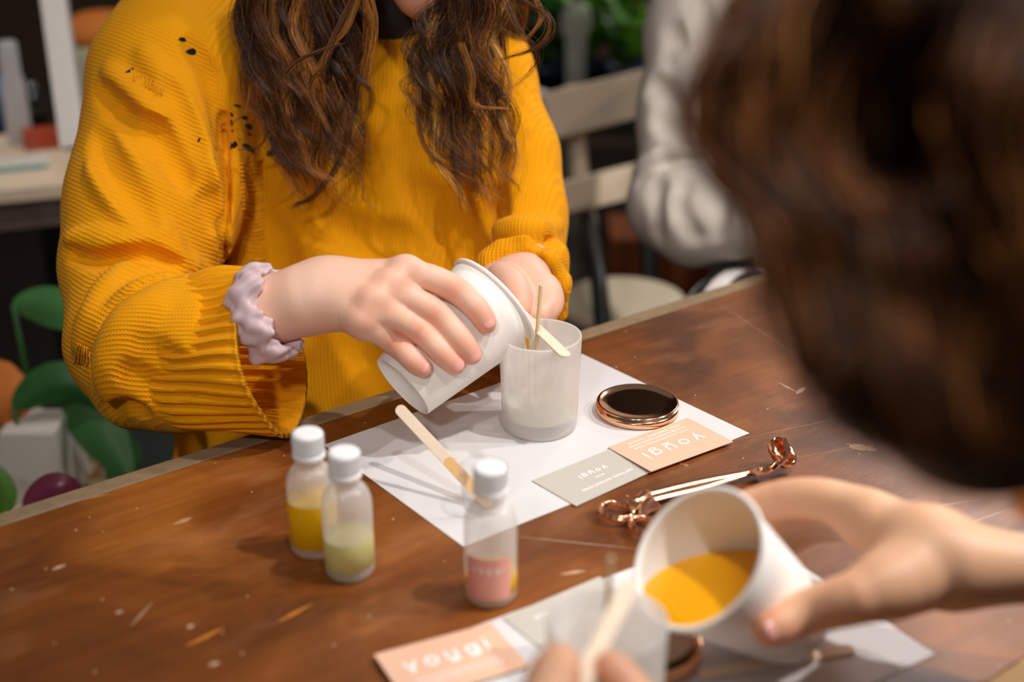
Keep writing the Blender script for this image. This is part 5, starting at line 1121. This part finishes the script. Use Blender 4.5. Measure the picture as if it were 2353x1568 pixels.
# plants on a low dark bench
LEAF = plain('leaf_green', lin(86, 140, 28), .45, noise=.35, nscale=10); LEAFD = plain('leaf_dark_green', lin(36, 92, 34), .45, noise=.35, nscale=12)
def leaf(mb, base, d, up, ln, wd, bend=.25):
    d = nrm(d); s_ = nrm(np.cross(d, up)); n_ = np.cross(s_, d); a, b_ = 9, 5; V = []; F = []
    for i in range(a):
        t_ = i/(a-1); w_ = wd*math.sin(math.pi*min(1, t_*.94+.06))**.75
        for j in range(b_):
            u = -1+2*j/(b_-1); V.append(base+d*ln*t_+s_*w_*u-n_*(bend*ln*t_*t_)+n_*abs(u)*w_*.25)
    for i in range(a-1):
        for j in range(b_-1): F.append((i*b_+j, i*b_+j+1, (i+1)*b_+j+1, (i+1)*b_+j))
    mb.add(V, F)
def plant(label, base, pot_r, pot_h, mat, leafs, ln, wd, seed, potmat, name='potted_plant', hgt=.15, cat='plant', up=1.0):
    t = thing(name, label, cat, base); rg = np.random.default_rng(seed)
    V, F = lathe([(0, 0), (pot_r*.75, 0), (pot_r*.95, pot_h*.85), (pot_r*1.05, pot_h*.85), (pot_r*1.05, pot_h), (pot_r*.9, pot_h), (pot_r*.85, pot_h*.8), (0, pot_h*.8)], 32, UPM(base)); mesh_obj('pot', V, F, potmat, t)
    mb = MB(); sm = MB()
    for i in range(leafs):
        a = rg.uniform(0, 6.28); h_ = rg.uniform(.1, 1)*hgt; c = base+np.array([0, 0, pot_h*.8]); r_ = rg.uniform(.1, 1)*pot_r; p = c+np.array([math.cos(a)*r_, math.sin(a)*r_, h_])
        sm.tube([c, (c+p)/2+np.array([0, 0, .01]), p], .0022, 5); leaf(mb, p, np.array([math.cos(a), math.sin(a), rg.uniform(.4, 2.2)*up]), Z3, ln*rg.uniform(.7, 1.2), wd*rg.uniform(.7, 1.2))
    mb.build('foliage', mat, t, True); sm.build('stems', LEAFD, t, True); return t
NAVY = plain('navy_pot', lin(30, 44, 66), .4); TERRA = plain('terracotta', lin(214, 120, 44), .7); WHT = plain('white_glaze', lin(226, 218, 206), .5)
bp0 = D(1400, 250, 3.0); bz = bp0[2]
bench = thing('plant_bench', 'dark bench behind the chairs carrying green plants in navy pots', 'bench', (bp0[0], bp0[1]+.1, 0))
MB().box((bp0[0]+.05, bp0[1]+.12, bz-.02), (.55, 0, 0), (0, .2, 0), (0, 0, .02)).build('bench_top', DKM, bench, bevel=.004)
for x_ in (-.45, .55): MB().box((bp0[0]+x_, bp0[1]+.12, (bz-.04)/2), (.02, 0, 0), (0, .16, 0), (0, 0, (bz-.04)/2)).build('leg', DKM, bench)
for k, (px, r_, sd_, mt_, lb_) in enumerate(((1250, .055, 3, LEAFD, 'leftmost green plant in a navy pot beside the curl of hair'), (1345, .050, 4, LEAF, 'bright green plant in a navy pot behind the glass stem'), (1440, .060, 5, LEAF, 'lime green plant in a navy pot left of the grey shirt'))):
    q = D(px, 230, 3.0); plant(lb_, np.array([q[0], bp0[1]+.06+.03*(k % 2), bz]), r_, .085, mt_, 30, .085, .024, sd_, NAVY, hgt=.14)
gq = np.array([D(1322, 200, 2.88)[0], D(1322, 200, 2.88)[1], 0]); gz = D(1322, 235, 2.88)[2]
t = thing('glass_lollipop_stand', 'pale frosted stem with a round head standing before the green plants', 'stand', (gq[0], gq[1], 0)); del_ = None
V, F = lathe([(0, 0), (.07, 0), (.07, .01), (.02, .02), (.018, gz), (.022, gz+.13), (.030, gz+.15), (.032, gz+.175), (.020, gz+.20), (0, gz+.205)], 32, UPM((gq[0], gq[1], 0))); mesh_obj('stem', V, F, frosted('hazy_glass', (.80, .80, .68), .62, .4), t)
# the side table and its clutter at the upper left
sp = D(60, 420, 2.1); sz_ = sp[2]; st_ = thing('side_table', 'cream topped side table cluttered with bottles behind the yellow shoulder', 'table', (sp[0], sp[1]+.1, 0))
dirx = nrm(np.array([1, .35, 0])); diry = np.array([-dirx[1], dirx[0], 0])
cen = np.array([sp[0]-.05, sp[1]+.13, sz_-.012]); MB().box(cen, dirx*.24, diry*.16, (0, 0, .012)).build('tabletop', PALEW, st_, bevel=.003); MB().box(cen-Z3*.035, dirx*.225, diry*.145, (0, 0, .022)).build('apron', plain('stained_board', lin(110, 88, 84), .7, noise=.5, nscale=30), st_)
for a, b_ in ((-1, -1), (1, -1), (1, 1), (-1, 1)): c = cen+dirx*.21*a+diry*.13*b_; MB().box((c[0], c[1], (sz_-.06)/2), dirx*.016, diry*.016, (0, 0, (sz_-.06)/2)).build('leg', DKM, st_)
TZ = sz_
def onst(px, py): v = C2(px, py, 1.0)@BAS; t_ = (TZ-CAM[2])/v[2]; return CAM+t_*v
def lt(name, label, cat, base, prof, mat, part='body', seg=32, tilt=None):
    t = thing(name, label, cat, base); V, F = lathe(prof, seg, UPM(base) if tilt is None else frame(base, tilt)); mesh_obj(part, V, F, mat, t); return t
q = onst(48, 330); lt('squeeze_bottle', 'tall translucent white bottle on the side table at the left edge', 'bottle', q, [(0, 0), (.018, 0), (.020, .004), (.020, .10), (.016, .118), (.016, .160), (.014, .168), (0, .170)], frosted('milky_plastic', (.85, .84, .86), .25, .5))
q = onst(2, 300); lt('blue_bottle_cap', 'bright blue cap cut off by the left edge', 'cap', q, [(0, 0), (.008, 0), (.008, .052), (.020, .056), (.021, .082), (.015, .088), (0, .089)], plain('bright_blue', lin(0, 110, 190), .4), 'cap')
q = onst(100, 338); t = thing('red_box', 'rust red box on the side table beside the white post', 'box', q); MB().box(q+Z3*.0155, dirx*.030, diry*.020, (0, 0, .015)).build('box_body', plain('rust_red', lin(168, 64, 24), .6), t, bevel=.003)
q = onst(85, 300); lt('black_bottle', 'small black bottle behind the rust red box', 'bottle', q+diry*.03, [(0, 0), (.017, 0), (.017, .055), (.008, .062), (.008, .080), (0, .081)], plain('black_glass', (.01, .012, .012), .12))
q = onst(40, 385); t = thing('white_tray', 'long white tray on the front edge of the side table', 'tray', q); MB().box(q+Z3*.007, dirx*.050, diry*.020, (0, 0, .006)).build('tray_body', WHT, t, bevel=.003); MB().box(q-diry*.0215+Z3*.004, dirx*.045, diry*.0012, (0, 0, .0025)).build('teal_band', plain('teal', lin(110, 170, 178), .5), t)
for k, (x_, y_) in enumerate(((62, 262), (52, 300), (75, 318))): q = onst(x_, y_+40); lt('glass_vial', ('round glass vial catching the light below the white bottle', 'lower glass vial catching the light on the side table', 'small glass vial beside the rust red box')[k], 'vial', q-diry*.012*(k+1), [(0, 0), (.009, 0), (.010, .004), (.010, .03), (.006, .036), (0, .038)], M['glass'])
pf = D(165, 335, 2.0); pt = D(108, -60, 2.06); pd = nrm(pt-pf); pb = pf-pd*0
t = thing('white_post', 'leaning white painted post rising from the side table', 'post', onst(165, 345)); pa_, pbb = D(172, 340, 2.0), D(112, -90, 2.08); ax_ = nrm(pbb-pa_); sx_ = nrm(np.cross(ax_, FW)); MB().box((pa_+pbb)/2, ax_*np.linalg.norm(pbb-pa_)/2, sx_*.0185, FW*.012).build('post_body', plain('white_paint', lin(222, 212, 206), .55), t, bevel=.003)
q = D(262, 292, 2.62); t = thing('storage_crock', 'sage green crock with an orange terracotta lid behind the shoulder', 'crock', q); V, F = lathe([(0, 0), (.07, 0), (.075, .01), (.078, .150), (.070, .165), (0, .165)], 40, UPM(q)); mesh_obj('crock_body', V, F, plain('sage_glaze', lin(182, 176, 150), .5), t)
V, F = lathe([(0, .1655), (.072, .1655), (.078, .175), (.070, .200), (.04, .212), (0, .214)], 40, UPM(q)); mesh_obj('crock_lid', V, F, TERRA, t)
pl_ = thing('plinth', 'dark plinth standing behind the side table', 'plinth', (q[0], q[1], 0)); MB().box((q[0], q[1], q[2]/2-.0005), (.13, 0, 0), (0, .11, 0), (0, 0, q[2]/2-.0005)).build('plinth_block', DKM, pl_, bevel=.004)
# plants and pots low down at the left
lz = .42; lc = D(60, 1120, 1.75)
ls = thing('low_shelf', 'low dark shelf carrying pots beside the far table edge', 'shelf', (lc[0], lc[1]+.15, 0)); zsh = D(100, 1190, 1.75)[2]
MB().box((lc[0]+.03, lc[1]+.12, zsh-.015), (.40, 0, 0), (0, .19, 0), (0, 0, .015)).build('shelf_board', DKM, ls); MB().box((lc[0]+.03, lc[1]+.12, (zsh-.03)/2), (.34, 0, 0), (0, .16, 0), (0, 0, (zsh-.03)/2)).build('shelf_base', DKM, ls)
def onsh(px, py): v = C2(px, py, 1.0)@BAS; t_ = (zsh-CAM[2])/v[2]; return CAM+t_*v
q = onsh(2, 1120); t = thing('terracotta_pot', 'orange terracotta pot upturned on a white box at the left edge', 'pot', q)
MB().box(q+Z3*.055, nrm([1, .25, 0])*.060, nrm([-.25, 1, 0])*.045, (0, 0, .055)).build('white_box', WHT, t, bevel=.004)
V, F = lathe([(.0, .1103), (.052, .1103), (.058, .115), (.056, .14), (.040, .165), (0, .168)], 32, UPM(q)); mesh_obj('pot', V, F, TERRA, t)
q = onsh(108, 1150); t = thing('white_planter', 'tapered white planter box before the green leaves', 'planter', q); V = []; 
for z_, s_ in ((0, .052), (.115, .034)): V += [q+np.array([a*s_, b_*s_, z_]) for a, b_ in ((-1, -1), (1, -1), (1, 1), (-1, 1))]
MB().add(V, [(0, 1, 2, 3), (4, 7, 6, 5), (0, 4, 5, 1), (1, 5, 6, 2), (2, 6, 7, 3), (3, 7, 4, 0)]).build('planter_body', WHT, t, bevel=.003)
MB().box(q+np.array([-.01, -.062, .012]), nrm([1, .2, 0])*.045, nrm([-.2, 1, 0])*.010, (0, 0, .012)).build('wooden_foot', PALEW, t, bevel=.003)
def bigleaf(name, label, cat, mat, pts, wd, base=None):
    t = thing(name, label, cat, base if base is not None else D(*pts[0])*np.array([1, 1, 0])+Z3*zsh); mb = MB(); P = catmull([D(*p) for p in pts], 14); V = []; F = []
    for i, p in enumerate(P):
        t_ = i/13; T = nrm(P[min(i+1, 13)]-P[max(i-1, 0)]); s_ = nrm(np.cross(T, FW)); w_ = wd*math.sin(math.pi*min(1, .05+t_*.93))**.8
        for u in (-1, -.5, 0, .5, 1): V.append(p+s_*w_*u+FW*(abs(u)*w_*.35))
    n_ = len(V); V += [v+FW*.0015 for v in V]
    for i in range(13):
        for j in range(4): F += [(i*5+j, i*5+j+1, i*5+6+j, i*5+5+j), (n_+i*5+j, n_+i*5+5+j, n_+i*5+6+j, n_+i*5+j+1)]
    mb.add(V, F).build('leaf_blade', mat, t, True); b0 = np.array(world_m(t).translation); MB().tube([b0+Z3*.001, (b0+P[0])/2+FW*.01, P[0]], .003, 6).build('stem', LEAFD, t, True); return t
GL = plain('blue_green_leaf', lin(70, 124, 66), .5, noise=.3, nscale=14)
bigleaf('plant_leaf', 'dull green leaf in the dark gap left of the sleeve', 'leaf', GL, [(30, 700, 1.8), (90, 700, 1.78), (150, 720, 1.76), (215, 770, 1.75)], .026)
bigleaf('plant_leaf', 'long dark green leaf curving over the white planter', 'leaf', LEAFD, [(30, 935, 1.72), (90, 890, 1.72), (160, 880, 1.72), (230, 930, 1.73)], .026)
bigleaf('plant_leaf', 'broad blue green leaf under the elbow of the yellow sleeve', 'leaf', GL, [(150, 830, 1.76), (190, 920, 1.75), (230, 1000, 1.74), (300, 1100, 1.74)], .036)
bigleaf('plant_leaf', 'green leaf hanging beside the jumper hem', 'leaf', GL, [(230, 960, 1.78), (262, 1020, 1.78), (275, 1080, 1.78), (270, 1140, 1.78)], .026)
bigleaf('plant_leaf', 'lime green leaf tip at the left edge just above the table', 'leaf', LEAF, [(-20, 1070, 1.6), (0, 1110, 1.6), (10, 1150, 1.6), (6, 1200, 1.6)], .014)
bigleaf('purple_leaf', 'glossy purple leaf rising over the table edge at the left', 'leaf', plain('plum', lin(120, 42, 66), .3), [(55, 1165, 1.45), (95, 1135, 1.45), (140, 1122, 1.45), (190, 1140, 1.46)], .017)
for k, (x_, y_, lb_) in enumerate(((178, 1120, 'tan round bowl on the low shelf beside the white planter'), (250, 1125, 'cream round bowl below the hanging green leaf'))):
    lt('bowl', lb_, 'bowl', onsh(x_, y_), [(0, 0), (.018, 0), (.032, .02), (.034, .028), (.030, .026), (0, .012)], plain('tan_clay' if k == 0 else 'cream_clay', lin(176, 128, 70) if k == 0 else lin(196, 170, 132), .7))
# wooden crate below the grey sleeve
q = D(1520, 620, 2.75); t = thing('wooden_crate', 'orange brown wooden crate in the dark below the grey sleeve', 'crate', q*np.array([1, 1, 0])); hz_ = D(1500, 545, 2.75)[2]
MB().box((q[0], q[1]+.1, hz_/2), (.10, 0, 0), (0, .08, 0), (0, 0, hz_/2-.001)).build('crate_body', plain('crate_wood', lin(140, 72, 26), .7, noise=.3, nscale=20), t, bevel=.004)
